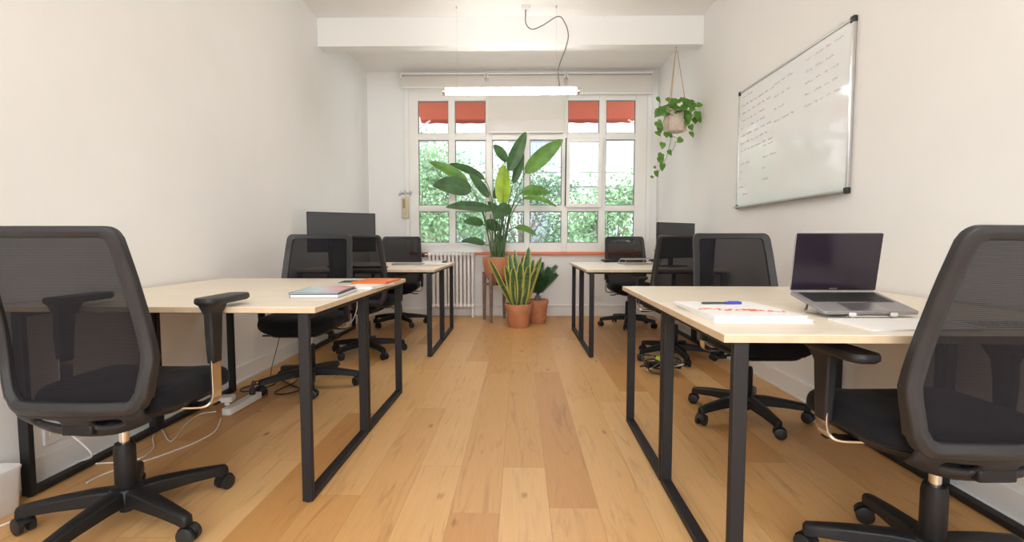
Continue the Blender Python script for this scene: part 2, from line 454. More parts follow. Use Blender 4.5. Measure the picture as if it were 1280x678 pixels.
# window_1 : frame, mullions, panes, open sash
win = bpy.data.objects.new('window_1', None); C.objects.link(win); win.location = (0, YF + .03, 0); struct(win)
cols = [(-1.322, -.928), (-.845, -.444), (-.361, .052), (.126, .539), (.616, 1.019), (1.105, 1.482)]
rows = [(.962, 1.371), (1.448, 2.292), (2.374, 2.79)]
fr = MB()
xs = [WX0] + [v for c in cols for v in c] + [WX1]
for i in range(0, len(xs), 2): fr.b2(xs[i], xs[i + 1], -.03, .045, WZ0, WZ1)
zs = [WZ0] + [v for c in rows for v in c] + [WZ1]
for i in range(0, len(zs), 2):
    for c in cols: fr.b2(c[0], c[1], -.028, .043, zs[i], zs[i + 1])
fr.build('window_frame', M['pvc'], win, bevel=.004)
cv = MB()
for xa in (-.4025, .5775): cv.b2(xa - .026, xa + .026, -.042, -.029, WZ0, WZ1)
cv.build('mullion_cover', M['pvc'], win, bevel=.004)
for ci, c in enumerate(cols):
    for ri, r in enumerate(rows):
        if (ci, ri) == (4, 1): continue
        g = MB()
        g.b2(c[0], c[1], .012, .018, r[0], r[1]).build('pane', M['glass'], win, smooth=False)
        q = MB(); k = .010   # dark rubber seal with white bead round each pane
        for x0, x1, z0, z1 in ((c[0], c[0] + k, r[0], r[1]), (c[1] - k, c[1], r[0], r[1]), (c[0] + k, c[1] - k, r[0], r[0] + k), (c[0] + k, c[1] - k, r[1] - k, r[1])):
            q.b2(x0, x1, .002, .011, z0, z1)
        q.build('glazing_seal', mat('seal', (.2, .2, .2), .6) if 'seal' not in M else M['seal'], win, smooth=False)
# the sash tilted inwards at the top
c, r = cols[4], rows[1]
x0, x1, z0, z1 = c[0] - .03, c[1] + .03, r[0] - .03, r[1] + .0
sash = MB(); fw_ = .05
h_ = z1 - z0
sash.b2(x0, x0 + fw_, -.025, .025, 0, h_).b2(x1 - fw_, x1, -.025, .025, 0, h_).b2(x0 + fw_, x1 - fw_, -.025, .025, 0, fw_).b2(x0 + fw_, x1 - fw_, -.025, .025, h_ - fw_, h_)
so = sash.build('sash', M['pvc'], win, bevel=.005, loc=(0, -.062, z0)); so.rotation_euler = (R(4.5), 0, 0)
MB().b2(x0 + fw_, x1 - fw_, -.004, .004, fw_, h_ - fw_).build('pane', M['glass'], so, smooth=False)
MB().b2(x0 - .010, x0 + .004, -.030, .012, .02, h_).build('hinge_rail', M['black'], so, smooth=False)
MB().box((x1 - .025, -.035, h_ / 2), (.02, .018, .05)).box((x1 - .025, -.048, h_ / 2 - .04), (.014, .012, .10)).build('handle', M['pvc'], so, bevel=.003)

# fill_window behind the camera, unseen, added to daylight the near walls
fill_win = bpy.data.objects.new('fill_window', None); C.objects.link(fill_win); fill_win.location = (0, YB - .1, 0); struct(fill_win)
f2 = MB()
for x in (BX0 + .03, -.67, .45, BX1 - .03): f2.b2(x - .03, x + .03, -.03, .03, BZ0, BZ1)
for z in (BZ0 + .03, BZ1 - .03): f2.b2(BX0, BX1, -.028, .028, z - .03, z + .03)
f2.build('window_frame', M['pvc'], fill_win, bevel=.004)
MB().b2(BX0, BX1, -.003, .003, BZ0, BZ1).build('pane', M['glass'], fill_win, smooth=False)

# ------------------------------------------------------------------ roller blinds
def blind(x0, x1, zbot, zsheer, label):
    t_ = thing('roller_blind', label, 'blind', ((x0 + x1) / 2, YF - .09, 3.06), 0)
    hw = (x1 - x0) / 2
    MB().b2(-hw, hw, -.035, .04, .022, .04).build('cassette', M['paint'], t_, bevel=.004)
    for e0 in (-hw - .012, hw): MB().b2(e0, e0 + .012, -.04, .085, -.03, .045).build('bracket', M['paint'], t_, bevel=.003)
    MB().tube([(-hw, 0, -.008), (hw, 0, -.008)], .026, 14).build('roller', M['blind'], t_)
    f = MB().b2(-hw + .004, hw - .004, -.0285, -.0265, zbot - 3.06, -.008); f.build('blind_cloth', M['blind'], t_, smooth=False)
    zl = zbot
    if zsheer:
        MB().b2(-hw + .004, hw - .004, -.028, -.027, zsheer - 3.06, zbot - 3.06).build('sheer_cloth', M['sheer'], t_, smooth=False); zl = zsheer
    MB().b2(-hw + .004, hw - .004, -.034, -.020, zl - 3.06 - .018, zl - 3.06).build('bottom_rail', M['paint'], t_, bevel=.003)


blind(-1.50, -.452, 2.93, 0, 'short cream roller blind over the left third of the window, nearly fully raised')
blind(-.405, .556, 2.52, 2.37, 'cream roller blind in the middle of the window, pulled furthest down')
blind(.60, 1.655, 2.85, 0, 'cream roller blind over the right third of the window, next to the hanging plant')

# ------------------------------------------------------------------ ceiling lamp
def lamp(y, x0, x1, z, label, cable=True):
    L = thing('tube_lamp', label, 'lamp', ((x0 + x1) / 2, y, z)); hw = (x1 - x0) / 2
    MB().tube([(-hw + .03, 0, 0), (hw - .03, 0, 0)], .030, 20).build('glowing_tube', M['tube'], L)
    for e0 in (-hw, hw - .03): MB().tube([(e0, 0, 0), (e0 + .03, 0, 0)], .034, 20).build('end_cap', M['chrome'], L, bevel=.003)
    MB().b2(-hw + .03, hw - .03, -.014, .014, .030, .044).build('reflector_rail', M['alu'], L, bevel=.002)
    MB().tube([(hw - .005, 0, .03), (hw + .02, 0, .028), (hw + .038, 0, 0), (hw + .022, 0, -.028), (hw, 0, -.03)], .0045, 8, 4).build('end_ring', M['chrome'], L)
    for dx, nm in ((-.50 * 1.0, 'w'), (.42, 'w')):
        MB().tube([(dx, 0, .043), (dx, 0, H - z - .001)], .0012, 6).tube([(dx, 0, H - z - .02), (dx, 0, H - z - .0005)], .008, 10).build('suspension_wire', M['alu'], L)
    if cable:
        rel = lambda px, py: at(px, py, y=y) - Vector(L.location)
        P = [(657.3, 16), (657.3, 29), (665, 36.5), (678.4, 31.7), (697.6, 20.5), (706.2, 28.8), (710.4, 44), (707.2, 59.5), (699.5, 80.6), (697.6, 92), (700, 112)]
        pts = [rel(*p) for p in P]; pts[0].z = H - z - .03
        pts = [pts[0] + Vector((0, 0, .012))] + pts
        MB().tube(pts, .0052, 8, 6).build('power_cable', M['cable_grey'], L)
        MB().box((pts[0].x, 0, H - z - .0165), (.085, .07, .033)).build('ceiling_box', M['white_plastic'], L, bevel=.006)
    return L


lamp(4.72, -.725, .552, 2.382, 'lit tube lamp hanging on thin wires in front of the ceiling beam')
lamp(-.3, -.725, .552, 2.382, 'added fill tube lamp on thin wires, unseen just behind the camera', False)  # unseen second lamp, added to brighten the near walls


# ------------------------------------------------------------------ desks
def make_desk(label, loc, rotz, depth=.69, W=1.2):
    """local: +X runs from the aisle end to the wall end, Y across; origin at the middle of the aisle end"""
    d = thing('desk', label, 'desk', loc, rotz)
    tp = MB(); tp.b2(0, W, -depth / 2 + .002, depth / 2 - .002, .7285, .75)
    top = tp.build('tabletop', M['desk_top'], d, bevel=.0015)
    e = MB(); k = .0012
    e.b2(-k, 0, -depth / 2 + .001, depth / 2 - .001, .7285, .7485).b2(W, W + k, -depth / 2 + .001, depth / 2 - .001, .7285, .7485)
    e.b2(0, W, -depth / 2 + .0008, -depth / 2 + .002, .7285, .7485).b2(0, W, depth / 2 - .002, depth / 2 - .0008, .7285, .7485)
    e.build('edge_band', M['desk_edge'], top, smooth=False)
    for xa in (.028, W - .028 - .040):
        f = MB(); y0, y1 = -depth / 2 + .006, depth / 2 - .006; a = .024
        f.b2(xa, xa + .040, y0, y0 + a, .004, .728).b2(xa, xa + .040, y1 - a, y1, .004, .728)
        f.b2(xa, xa + .040, y0 + a, y1 - a, .004, .004 + a).b2(xa, xa + .040, y0 + a, y1 - a, .728 - a, .728)
        lf = f.build('leg_frame', M['steel'], d, bevel=.003)
        MB().lathe([(.012, 0), (.012, .005)], (xa + .020, y0 + .015, 0), 12).lathe([(.012, 0), (.012, .005)], (xa + .020, y1 - .015, 0), 12).build('foot_glide', M['rubber'], lf)
    r = MB(); r.b2(.072, W - .072, -.19, -.15, .703, .728).b2(.072, W - .072, .15, .19, .703, .728)
    r.build('crossbar', M['steel'], d, bevel=.002)
    return d


def pair(x, y, ang, side, labels, depth):
    """two desks one behind the other; side -1 = left wall, +1 = right wall"""
    for k, lb in enumerate(labels):
        off = depth * (k + .5)
        # along the row direction
        px = x - sin(ang) * off; py = y + cos(ang) * off
        make_desk(lb, (px, py, 0), ang + (pi if side < 0 else 0), depth)


pair(-.760, 1.81, R(-.9), -1, ['pale wood desk with black steel legs at left front, two booklets lying on it',
                               'pale wood desk on the left carrying the orange book and white book'], .685)
pair(.541, 1.305, R(-.6), 1, ['pale wood desk at right front holding the open laptop',
                              'pale wood desk with black legs on the right, empty, just behind the laptop desk'], .69)
pair(-.722, 4.16, R(-.2), -1, ['pale wood desk at the left back with the left monitor standing on it',
                               'pale wood desk at the left back by the radiator, leaflets and closed laptop on it'], .68)
pair(.558, 4.16, R(.3), 1, ['pale wood desk at the right back with the angled monitor on it',
                            'pale wood desk at the right back nearest the window, clear tray on it'], .68)


# ------------------------------------------------------------------ task chair
def rrect(w, d, r, n=6):
    pts = []
    for cx, cy, a0 in ((w / 2 - r, d / 2 - r, 0), (-w / 2 + r, d / 2 - r, 90), (-w / 2 + r, -d / 2 + r, 180), (w / 2 - r, -d / 2 + r, 270)):
        for k in range(n + 1):
            a = R(a0 + 90 * k / n); pts.append((cx + r * cos(a), cy + r * sin(a)))
    return pts


def yb(z):   # side profile of the back: lumbar bulge, upper part leaning back
    P = [(.36, -.165), (.44, -.185), (.54, -.187), (.64, -.183), (.74, -.197), (.9, -.234), (1.05, -.278)]
    for (a, ya), (b, ybb) in zip(P, P[1:]):
        if z <= b:
            t_ = max(0, (z - a) / (b - a)); t_ = t_
            return ya + (ybb - ya) * t_
    return P[-1][1]


def back_outline(inset_side, top, bot, rt, rb, n=7):
    """closed outline (x,z); half width varies with height"""
    hwf = lambda z: .229 + .024 * max(0, min(1, (1.04 - z) / .40)) - (.030 * max(0, (.62 - z) / .16) if z < .62 else 0)
    pts = []
    ht, hb = hwf(top) - inset_side, hwf(bot) - inset_side
    def side(s, zs):
        return [(s * (hwf(z) - inset_side), z) for z in zs]
    z_side = [bot + rb + (top - rt - bot - rb) * i / 12 for i in range(13)]
    right = side(1, z_side)
    cr = [(ht - rt + rt * cos(R(90 * k / n)), top - rt + rt * sin(R(90 * k / n))) for k in range(1, n)]
    cl = [(-x, z) for x, z in cr[::-1]]
    topm = [(ht - rt - (2 * ht - 2 * rt) * i / 8, top) for i in range(9)]
    left = side(-1, z_side[::-1])
    bl = [(-(hb - rb) - rb * cos(R(90 * k / n)), bot + rb - rb * sin(R(90 * k / n))) for k in range(1, n)]
    brr = [(-x, z) for x, z in bl[::-1]]
    botm = [(-(hb - rb) + (2 * hb - 2 * rb) * i / 8, bot) for i in range(9)]
    return right + cr + topm + cl + left + bl + botm + brr


def curve_y(x, z): return yb(z) + .42 * x * x   # hollow towards the sitter


def make_chair(label):
    t_ = thing('office_chair', label, 'chair', group=None)
    # back frame
    O = back_outline(0, 1.04, .452, .034, .05); I = back_outline(.040, 1.006, .495, .018, .03)
    rings = []
    for (xo, zo), (xi, zi) in zip(O, I):
        th = .017 + .008 * max(0, min(1, (.75 - zo) / .25))
        xm, zm = (xo + xi) / 2, (zo + zi) / 2
        yo, yi = curve_y(xo, zo), curve_y(xi, zi)
        rings.append([Vector((xo, yo - th * .6, zo)), Vector((xm, (yo + yi) / 2 - th, zm)), Vector((xi, yi - th * .5, zi)),
                      Vector((xi, yi + th * .5, zi)), Vector((xo, yo + th * .9, zo))])
    fr_ = MB(); fr_.ring_sweep(rings, closed=True)
    bf = fr_.build('back_frame', M['plastic_grey'], t_, bevel=.004, angle=50)
    # lower carrier plate with two slots
    def low(u, v):
        x = (u - .5) * .42; edge = abs(u - .5) * 2
        z = .470 - v * (.100 * (1 - .55 * edge ** 2.4))
        return Vector((x, curve_y(x, z) + .002 + .03 * v * v, z))
    hole = lambda i, j: j in (3, 4) and (4 <= i <= 8 or 15 <= i <= 19)
    lp = MB(); lp.grid(low, 24, 8, skip=hole)
    lp.build('back_carrier', M['plastic'], t_, solidify=.02, subsurf=1, angle=60)
    # mesh panel
    def pan(u, v):
        z = .485 + (1.016 - .485) * v
        hw = (.229 + .024 * max(0, min(1, (1.04 - z) / .40)) - (.030 * max(0, (.62 - z) / .16) if z < .62 else 0)) - .026
        if z > .98: hw -= .03 * ((z - .98) / .036) ** 2 * .6
        x = (u - .5) * 2 * hw
        return Vector((x, curve_y(x, z) + .003, z))
    pm = MB(); pm.grid(pan, 14, 20); pm.build('mesh_panel', M['mesh'], t_, angle=80)
    # seat cushion
    def cushion(w, d, layers, y0, crown=0):
        base = rrect(1, 1, .26, 6); rings = []
        for sx, z in layers:
            ring = []
            for (x, y) in base:
                X = x * (w - 2 * sx); Y = y * (d - 2 * sx)
                zz = z
                if Y > d * .28: zz -= .035 * ((Y - d * .28) / (d * .22)) ** 2
                zz += .012 * (abs(x) * 2) ** 2 * (1 if z > .46 else 0)
                ring.append(Vector((X, Y + y0, zz)))
            rings.append(ring)
        return rings
    L_ = [(.03, .428), (.006, .438), (0, .455), (.003, .478), (.016, .494), (.045, .502), (.10, .503), (.17, .501), (.22, .500)]
    cu = MB(); cu.ring_sweep(cushion(.50, .455, L_, .085)); cu.build('seat', M['seat'], t_, subsurf=1, angle=80)
    sp = MB(); sp.ring_sweep(cushion(.44, .40, [(.05, .405), (.01, .412), (0, .432)], .075)); sp.build('seat_pan', M['plastic'], t_, angle=60)
    # mechanism
    mc = MB(); mc.prism(rrect(.17, .26, .03), .365, .410); mc.box((0, -.13, .40), (.10, .10, .035))
    mc.build('tilt_mechanism', M['dark_plastic'], t_, bevel=.006)
    for sgn, yy in ((1, .14), (-1, .12)):
        MB().tube([(sgn * .08, yy, .388), (sgn * .17, yy, .385), (sgn * .195, yy + .015, .380)], [.006, .006, .007], 8, 3).box((sgn * .215, yy + .02, .379), (.05, .028, .009)).build('lever', M['dark_plastic'], t_, bevel=.002)
    # armrests : bracket (metal) + post and pad
    for sgn in (1, -1):
        p = MB()
        def sec(x, y, z, wx, wy): return [Vector((x - wx / 2, y - wy / 2, z)), Vector((x + wx / 2, y - wy / 2, z)), Vector((x + wx / 2, y + wy / 2, z)), Vector((x - wx / 2, y + wy / 2, z))]
        p.ring_sweep([sec(sgn * .280, .085, .455, .026, .050), sec(sgn * .280, .085, .56, .030, .062), sec(sgn * .278, .09, .63, .030, .070), sec(sgn * .276, .095, .665, .045, .105), sec(sgn * .276, .095, .674, .05, .12)])
        ar = p.build('armrest_post', M['plastic'], t_, bevel=.006)
        q = MB(); oo = rrect(.088, .25, .035, 6)
        q.ring_sweep([[Vector((sgn * .276 + x * s_, .08 + y * s2, z)) for x, y in oo] for s_, s2, z in ((.86, .94, .668), (1, 1, .675), (1, 1, .686), (.93, .975, .693), (.6, .8, .6945))])
        q.build('armrest_pad', M['plastic'], ar, angle=50)
        r_ = MB(); pth = spline([Vector((sgn * .12, .06, .402)), Vector((sgn * .20, .065, .400)), Vector((sgn * .262, .072, .404)), Vector((sgn * .283, .080, .432)), Vector((sgn * .282, .085, .50)), Vector((sgn * .281, .085, .60))], 4)
        rings = []
        for i, pp in enumerate(pth):
            tt = (pth[min(i + 1, len(pth) - 1)] - pth[max(0, i - 1)]).normalized(); nn = Vector((0, 1, 0)); bb = tt.cross(nn).normalized()
            rings.append([pp + nn * .026 + bb * .005, pp - nn * .026 + bb * .005, pp - nn * .026 - bb * .005, pp + nn * .026 - bb * .005])
        r_.ring_sweep(rings); r_.build('armrest_bracket', M['chrome'], t_, bevel=.002)
    # column and base
    MB().lathe([(.024, .045), (.0245, .06), (.0245, .10), (.033, .115), (.033, .270), (.029, .290)], n=24).build('column_cover', M['dark_plastic'], t_, bevel=.002)
    MB().lathe([(.0155, .28), (.0155, .375)], n=20).build('gas_piston', M['chrome'], t_)
    MB().lathe([(.048, .072), (.054, .08), (.054, .120), (.046, .132), (.034, .135)], n=30).build('base_hub', M['dark_plastic'], t_)
    for k in range(5):
        ang = R(90 + 72 * k); d = Vector((cos(ang), sin(ang), 0)); s_ = Vector((-sin(ang), cos(ang), 0)); zv = Vector((0, 0, 1))
        rings = []
        for rr_, w_, zt, zb in ((.02, .064, .132, .076), (.10, .060, .130, .078), (.20, .052, .118, .074), (.285, .044, .104, .066), (.318, .038, .098, .058), (.327, .026, .090, .062)):
            c_ = d * rr_
            rings.append([c_ + s_ * w_ / 2 + zv * zb, c_ + s_ * w_ / 2 * .92 + zv * (zt - .008), c_ + s_ * w_ / 2 * .45 + zv * zt,
                          c_ - s_ * w_ / 2 * .45 + zv * zt, c_ - s_ * w_ / 2 * .92 + zv * (zt - .008), c_ - s_ * w_ / 2 + zv * zb])
        bl_ = MB(); bl_.ring_sweep(rings); leg = bl_.build('base_leg', M['dark_plastic'], t_, bevel=.003, angle=50)
        sw = R(random.choice((20, -35, 70, 140, 200)) ); c0 = d * .303
        off = Vector((cos(ang + sw), sin(ang + sw), 0)); ax = Vector((-off.y, off.x, 0)); wc = c0 + off * .014 + zv * .029
        ca = MB()
        for sg in (1, -1):
            ca.tube([wc + ax * sg * .008, wc + ax * sg * .011, wc + ax * sg * .024, wc + ax * sg * .027], [.024, .029, .029, .022], 22)
        ca.tube([wc - ax * .012, wc + ax * .012], .009, 10)
        ca.tube([c0 + zv * .045, c0 + zv * .085], .009, 10)
        # hood over the wheels
        hr = []
        for j in range(9):
            a_ = R(20 + 140 * j / 8); e_ = off * cos(a_) + zv * sin(a_)
            hr.append([wc + e_ * .0335 - ax * .013, wc + e_ * .0335 + ax * .013, wc + e_ * .0275 + ax * .0075, wc + e_ * .0275 - ax * .0075])
        ca.ring_sweep(hr)
        ca.build('caster', M['rubber'], leg, angle=40)
    return t_


def arm_up(ch, dz):
    for o in children(ch):
        if o.name.startswith('armrest_post'): o.location.z += dz


def recline(ch, deg):
    p = Vector((0, -.165, .42)); q = Matrix.Rotation(R(deg), 3, 'X')
    for o in children(ch):
        if o.name.split('.')[0] in ('back_frame', 'back_carrier', 'mesh_panel'):
            o.rotation_euler = (R(deg), 0, 0); o.location = p - q @ p


def slide_pads(ch, dy):
    for o in children(ch):
        if o.name.startswith('armrest_post'):
            for c in children(o): c.location.y = dy


def spin_base(ch, a):
    for o in children(ch):
        if o.name.startswith('base_leg'): o.rotation_euler = (0, 0, a)


c1 = make_chair('black mesh office chair at left front, seen from behind, cables on the floor beside it')
specs = [   # x, y, facing, base turn, arm lift, label
    (1.207, 1.42, R(2), R(-8), 0, 'black mesh office chair at right front, back turned, pushed up to laptop desk'),
    (-1.435, 3.33, R(183), R(20), -.0, 'black mesh office chair facing the camera behind the desk with the orange book'),
    (-1.345, 4.30, R(-4), R(10), 0, 'black mesh office chair with its back turned, in front of the left monitor'),
    (-1.425, 5.80, R(184), R(33), 0, 'black mesh office chair in the left back corner next to the radiator'),
    (1.275, 2.77, R(181), R(3), 0, 'black mesh office chair facing the camera, behind the desk where the laptop and pen lie'),
    (1.30, 4.17, R(2), R(36), 0, 'black mesh office chair with its back turned, in front of the right angled monitor'),
    (1.255, 5.74, R(181), R(54), .085, 'black mesh office chair on the far right, facing the camera beneath the window'),
]
for (x, y, a, b_, up_, lb) in specs:
    k = dup(c1, (x, y, 0), a, lb); spin_base(k, b_)
    if up_: arm_up(k, up_)
    if 'right front' in lb: recline(k, 3.6); slide_pads(k, -.05)
c1.location = (-1.39, 1.68, 0); c1.rotation_euler = (0, 0, R(-1)); spin_base(c1, R(33)); arm_up(c1, .10); slide_pads(c1, .075)


# ------------------------------------------------------------------ monitors
def monitor(label, loc, rotz, w=.61, h=.355, zb=.905 - .75):
    t_ = thing('monitor', label, 'monitor', loc, rotz)
    MB().b2(-w / 2, w / 2, -.012, .012, zb, zb + h).box((0, .022, zb + h / 2), (w * .6, .02, h * .6)).build('housing', M['black'], t_, bevel=.004)
    MB().b2(-w / 2 + .009, w / 2 - .009, -.0135, -.0122, zb + .016, zb + h - .009).build('screen', M['screen'], t_, smooth=False)
    MB().box((0, .055, (zb + .1) / 2 + .006), (.05, .02, zb + .1)).box((0, .044, zb + .11), (.08, .03, .08)).build('stand_neck', M['black'], t_, bevel=.003)
    MB().prism(rrect(.24, .19, .03), 0, .010).build('stand_base', M['black'], t_, bevel=.003).location = (0, .03, 0)
    return t_


monitor('large dark grey computer monitor on the left back desk', (-1.605, 4.47, .7505), R(33), .60, .355, .140)
monitor('dark computer monitor turned sideways on the right back desk', (1.455, 4.66, .7505), R(38), .57, .33, .078)


# ------------------------------------------------------------------ laptop on its stand
lp = thing('laptop', 'open grey laptop with black keyboard and dark screen, raised on a stand', 'laptop', (1.122, 1.69, 0), R(0))
q0, q1 = Vector((0, -.106, .772)), Vector((0, .106, .816))
sl = math.atan2(q1.z - q0.z, q1.y - q0.y); rotm = Matrix.Rotation(sl, 3, 'X'); mid = (q0 + q1) / 2


def tilt(mb):
    mb.v = [tuple(rotm @ Vector(v) + mid) for v in mb.v]; return mb


tilt(MB().prism(rrect(.304, .212, .012), -.0115, 0)).build('keyboard_base', M['space_grey'], lp, bevel=.002)
tilt(MB().b2(-.136, .136, -.018, .086, .0003, .0012)).build('key_bed', mat('keyboard_well', (.27, .26, .27), .5), lp, smooth=False)
kb = MB()
for r_ in range(6):
    n_ = 14
    for k in range(n_):
        if r_ == 0 and 4 <= k <= 8:
            if k == 4: kb.b2(-.133 + 4 * .0191, -.133 + 9 * .0191 - .0025, -.0155, -.0005, .0012, .0024)
            continue
        kb.b2(-.133 + k * .0191, -.133 + (k + 1) * .0191 - .0025, -.0155 + r_ * .0168, -.0155 + r_ * .0168 + .0145, .0012, .0024)
tilt(kb).build('keys', M['key'], lp, smooth=False)
tilt(MB().b2(-.062, .062, -.098, -.024, .0001, .0006)).build('trackpad', mat('trackpad_grey', (.36, .345, .355), .28, .8), lp, smooth=False)
lid = MB().prism(rrect(.304, .210, .010), 0, .006)
lr = Matrix.Rotation(R(98), 3, 'X'); hp = mid + rotm @ Vector((0, .103, .002))
lid.v = [tuple(lr @ (Vector(v) + Vector((0, .105, -.006))) + hp) for v in lid.v]
lido = lid.build('lid', M['space_grey'], lp, bevel=.002)
scn = MB().b2(-.150, .150, .004, .2075, .0, .0008)
scn.v = [tuple(lr @ (Vector(v) + Vector((0, 0, .0001))) + hp) for v in scn.v]
scn.build('screen', M['laptop_screen'], lido, smooth=False)
tx = MB().b2(-.014, .014, .0085, .0105, .0009, .0011)
tx.v = [tuple(lr @ Vector(v) + hp) for v in tx.v]
tx.build('maker_wordmark', M['alu'], lido, smooth=False)
ls = thing('laptop_stand', 'folding metal laptop stand with white rubber hooks under the open laptop', 'stand', (1.122, 1.69, .75))
for sgn in (-1, 1):
    a0 = mid + rotm @ Vector((sgn * .065, -.112, -.016)) - Vector((0, 0, .75)); a1 = mid + rotm @ Vector((sgn * .125, .09, -.016)) - Vector((0, 0, .75))
    MB().tube([a0, a1], .004, 6).build('support_arm', M['alu'], ls)
    MB().tube([Vector((sgn * .075, -.100, .005)), Vector((sgn * .14, .02, .005))], .004, 6).tube([Vector((sgn * .14, .02, .005)), a1 * .8 + a0 * .2], .004, 6).build('foot_arm', M['alu'], ls)
    hk = MB(); hk.box(a0 + Vector((0, -.002, .007)), (.022, .009, .013)); hk.build('rubber_hook', M['white_plastic'], ls, bevel=.003)
MB().tube([Vector((-.075, -.100, .005)), Vector((.075, -.100, .005))], .004, 6).build('hinge_bar', M['alu'], ls)


# ------------------------------------------------------------------ books, papers, pen
def book(name, label, cat, c, w, d, th, rz, cover, pages=None, group=None, art=None):
    t_ = thing(name, label, cat, c, rz, group); k = .0012
    MB().b2(-w / 2, w / 2, -d / 2, d / 2, th - k, th).b2(-w / 2, w / 2, -d / 2, d / 2, 0, k).b2(-w / 2 - k, -w / 2, -d / 2, d / 2, 0, th).build('cover', cover, t_, smooth=False)
    MB().b2(-w / 2, w / 2 - .003, -d / 2 + .003, d / 2 - .003, k, th - k).build('pages', pages or M['pages'], t_, smooth=False)
    if art: MB().b2(-w / 2 + .004, w / 2 - .004, -d / 2 + .004, d / 2 - .004, th, th + .0004).build('cover_print', art, t_, smooth=False)
    return t_


book('book', 'thick white-edged book with dark cover, under the colourful booklet at left front', 'book', (-.892, 2.255, .7503), .205, .30, .015, R(3), M['dark_cover'], M['paper'])
book('booklet', 'thin booklet with a pale blue and red printed cover, on top of the thick book', 'booklet', (-.905, 2.27, .7656), .21, .30, .006, R(5), M['dark_cover'], M['paper'], art=M['art_cover'])
book('book', 'white paperback beneath the orange book on the left desk edge', 'book', (-.80, 2.64, .7503), .15, .30, .013, R(-8), M['paper'], M['paper'])
book('book', 'bright orange book lying at the edge of the left desk', 'book', (-.803, 2.775, .7636), .19, .27, .010, R(-4), M['orange_cover'], M['orange_cover'])
book('notebook', 'slim dark notebook lying to the left of the orange book', 'notebook', (-.985, 2.86, .7503), .10, .16, .008, R(6), M['dark_cover'], M['pages'])
# right front
book('magazine', 'white magazine under another at the corner of the laptop desk', 'magazine', (.737, 1.675, .7503), .292, .375, .010, R(-1), M['paper'], M['paper'])
mg = book('magazine', 'white magazine with red printed shapes on its cover, blue pen lying on it', 'magazine', (.730, 1.69, .7606), .285, .365, .008, R(1.5), M['paper'], M['paper'])
pr = MB(); rnd = random.Random(3)
for k in range(26):
    u = k / 25; x = -.125 + .25 * u; y = -.02 - .07 * u + rnd.uniform(-.02, .02)
    pts = [(x + rnd.uniform(-.012, .012), y + rnd.uniform(-.016, .016)) for _ in range(5)]
    cx, cy = sum(p[0] for p in pts) / 5, sum(p[1] for p in pts) / 5
    pts.sort(key=lambda p: math.atan2(p[1] - cy, p[0] - cx)); pr.prism(pts, .0081, .0084 + .00001 * k)
for k in range(9):
    a = 2 * pi * k / 9; cx, cy = .03, -.055
    pr.prism([(cx + .006 * cos(a + 1.2), cy + .006 * sin(a + 1.2)), (cx + .036 * cos(a), cy + .036 * sin(a)), (cx + .006 * cos(a - 1.2), cy + .006 * sin(a - 1.2))][::-1], .0081, .0088 + .00001 * k)
pr.build('red_print', M['red_ink'], mg, smooth=False)
book('paper_pad', 'blank white paper pad between the laptop and the desk edge', 'paper', (1.112, 1.455, .7503), .30, .19, .006, R(1), M['paper'], M['paper'])
ps = book('printed_sheet', 'white printed sheet beside the blank pad, behind the right front chair', 'paper', (1.43, 1.47, .7503), .28, .19, .003, R(-2), M['paper'], M['paper'])
pl = MB()
for k in range(7):
    x = -.11
    while x < .10:
        w_ = rnd.uniform(.008, .03); pl.b2(x, min(x + w_, .11), -.07 + k * .021, -.064 + k * .021, .0031, .0034); x += w_ + .005
pl.build('printed_lines', M['dark_cover'], ps, smooth=False)
pn = thing('pen', 'ballpoint pen with a blue cap on the white magazine', 'pen', (.723, 1.785, .7735), R(2))
MB().tube([(-.072, 0, 0), (-.066, 0, 0), (.02, 0, 0)], [.0015, .004, .004], 10).build('barrel', M['dark_cover'], pn)
MB().tube([(.015, 0, 0), (.070, 0, 0), (.074, 0, 0)], [.0052, .0052, .0035], 10).box((.045, 0, .0055), (.04, .003, .002)).build('cap', M['blue_ink'], pn)
# left back desk
lpc = thing('closed_laptop', 'closed silver laptop on the left back desk edge', 'laptop', (-1.12, 4.96, .7503), R(4))
MB().prism(rrect(.30, .21, .012), .001, .010).build('keyboard_base', M['space_grey'], lpc, bevel=.001)
MB().prism(rrect(.30, .21, .012), .0101, .017).build('lid', M['space_grey'], lpc, bevel=.001)
book('leaflet', 'pink and white leaflet on the left back desk corner', 'leaflet', (-.87, 4.82, .7503), .21, .29, .003, R(-12), M['pink_cover'], M['paper'])
book('magazine', 'white magazine behind the pink leaflet on the left back desk', 'magazine', (-.87, 5.10, .7503), .25, .24, .006, R(10), M['paper'], M['paper'])
book('book', 'white book with dark spine at the window end of the left back desk', 'book', (-.93, 5.36, .7503), .22, .20, .022, R(176), M['dark_cover'], M['paper'], art=M['paper'])
kbd = thing('keyboard', 'black keyboard in front of the left monitor', 'keyboard', (-1.36, 4.33, .7503), R(8))
MB().prism(rrect(.38, .125, .012), 0, .014).build('keyboard_case', M['black'], kbd, bevel=.002)
k2 = MB()
for r_ in range(5):
    for c_ in range(15): k2.b2(-.178 + c_ * .0238, -.158 + c_ * .0238, -.05 + r_ * .0205, -.033 + r_ * .0205, .0141, .018)
k2.build('keys', M['key'], kbd, smooth=False)
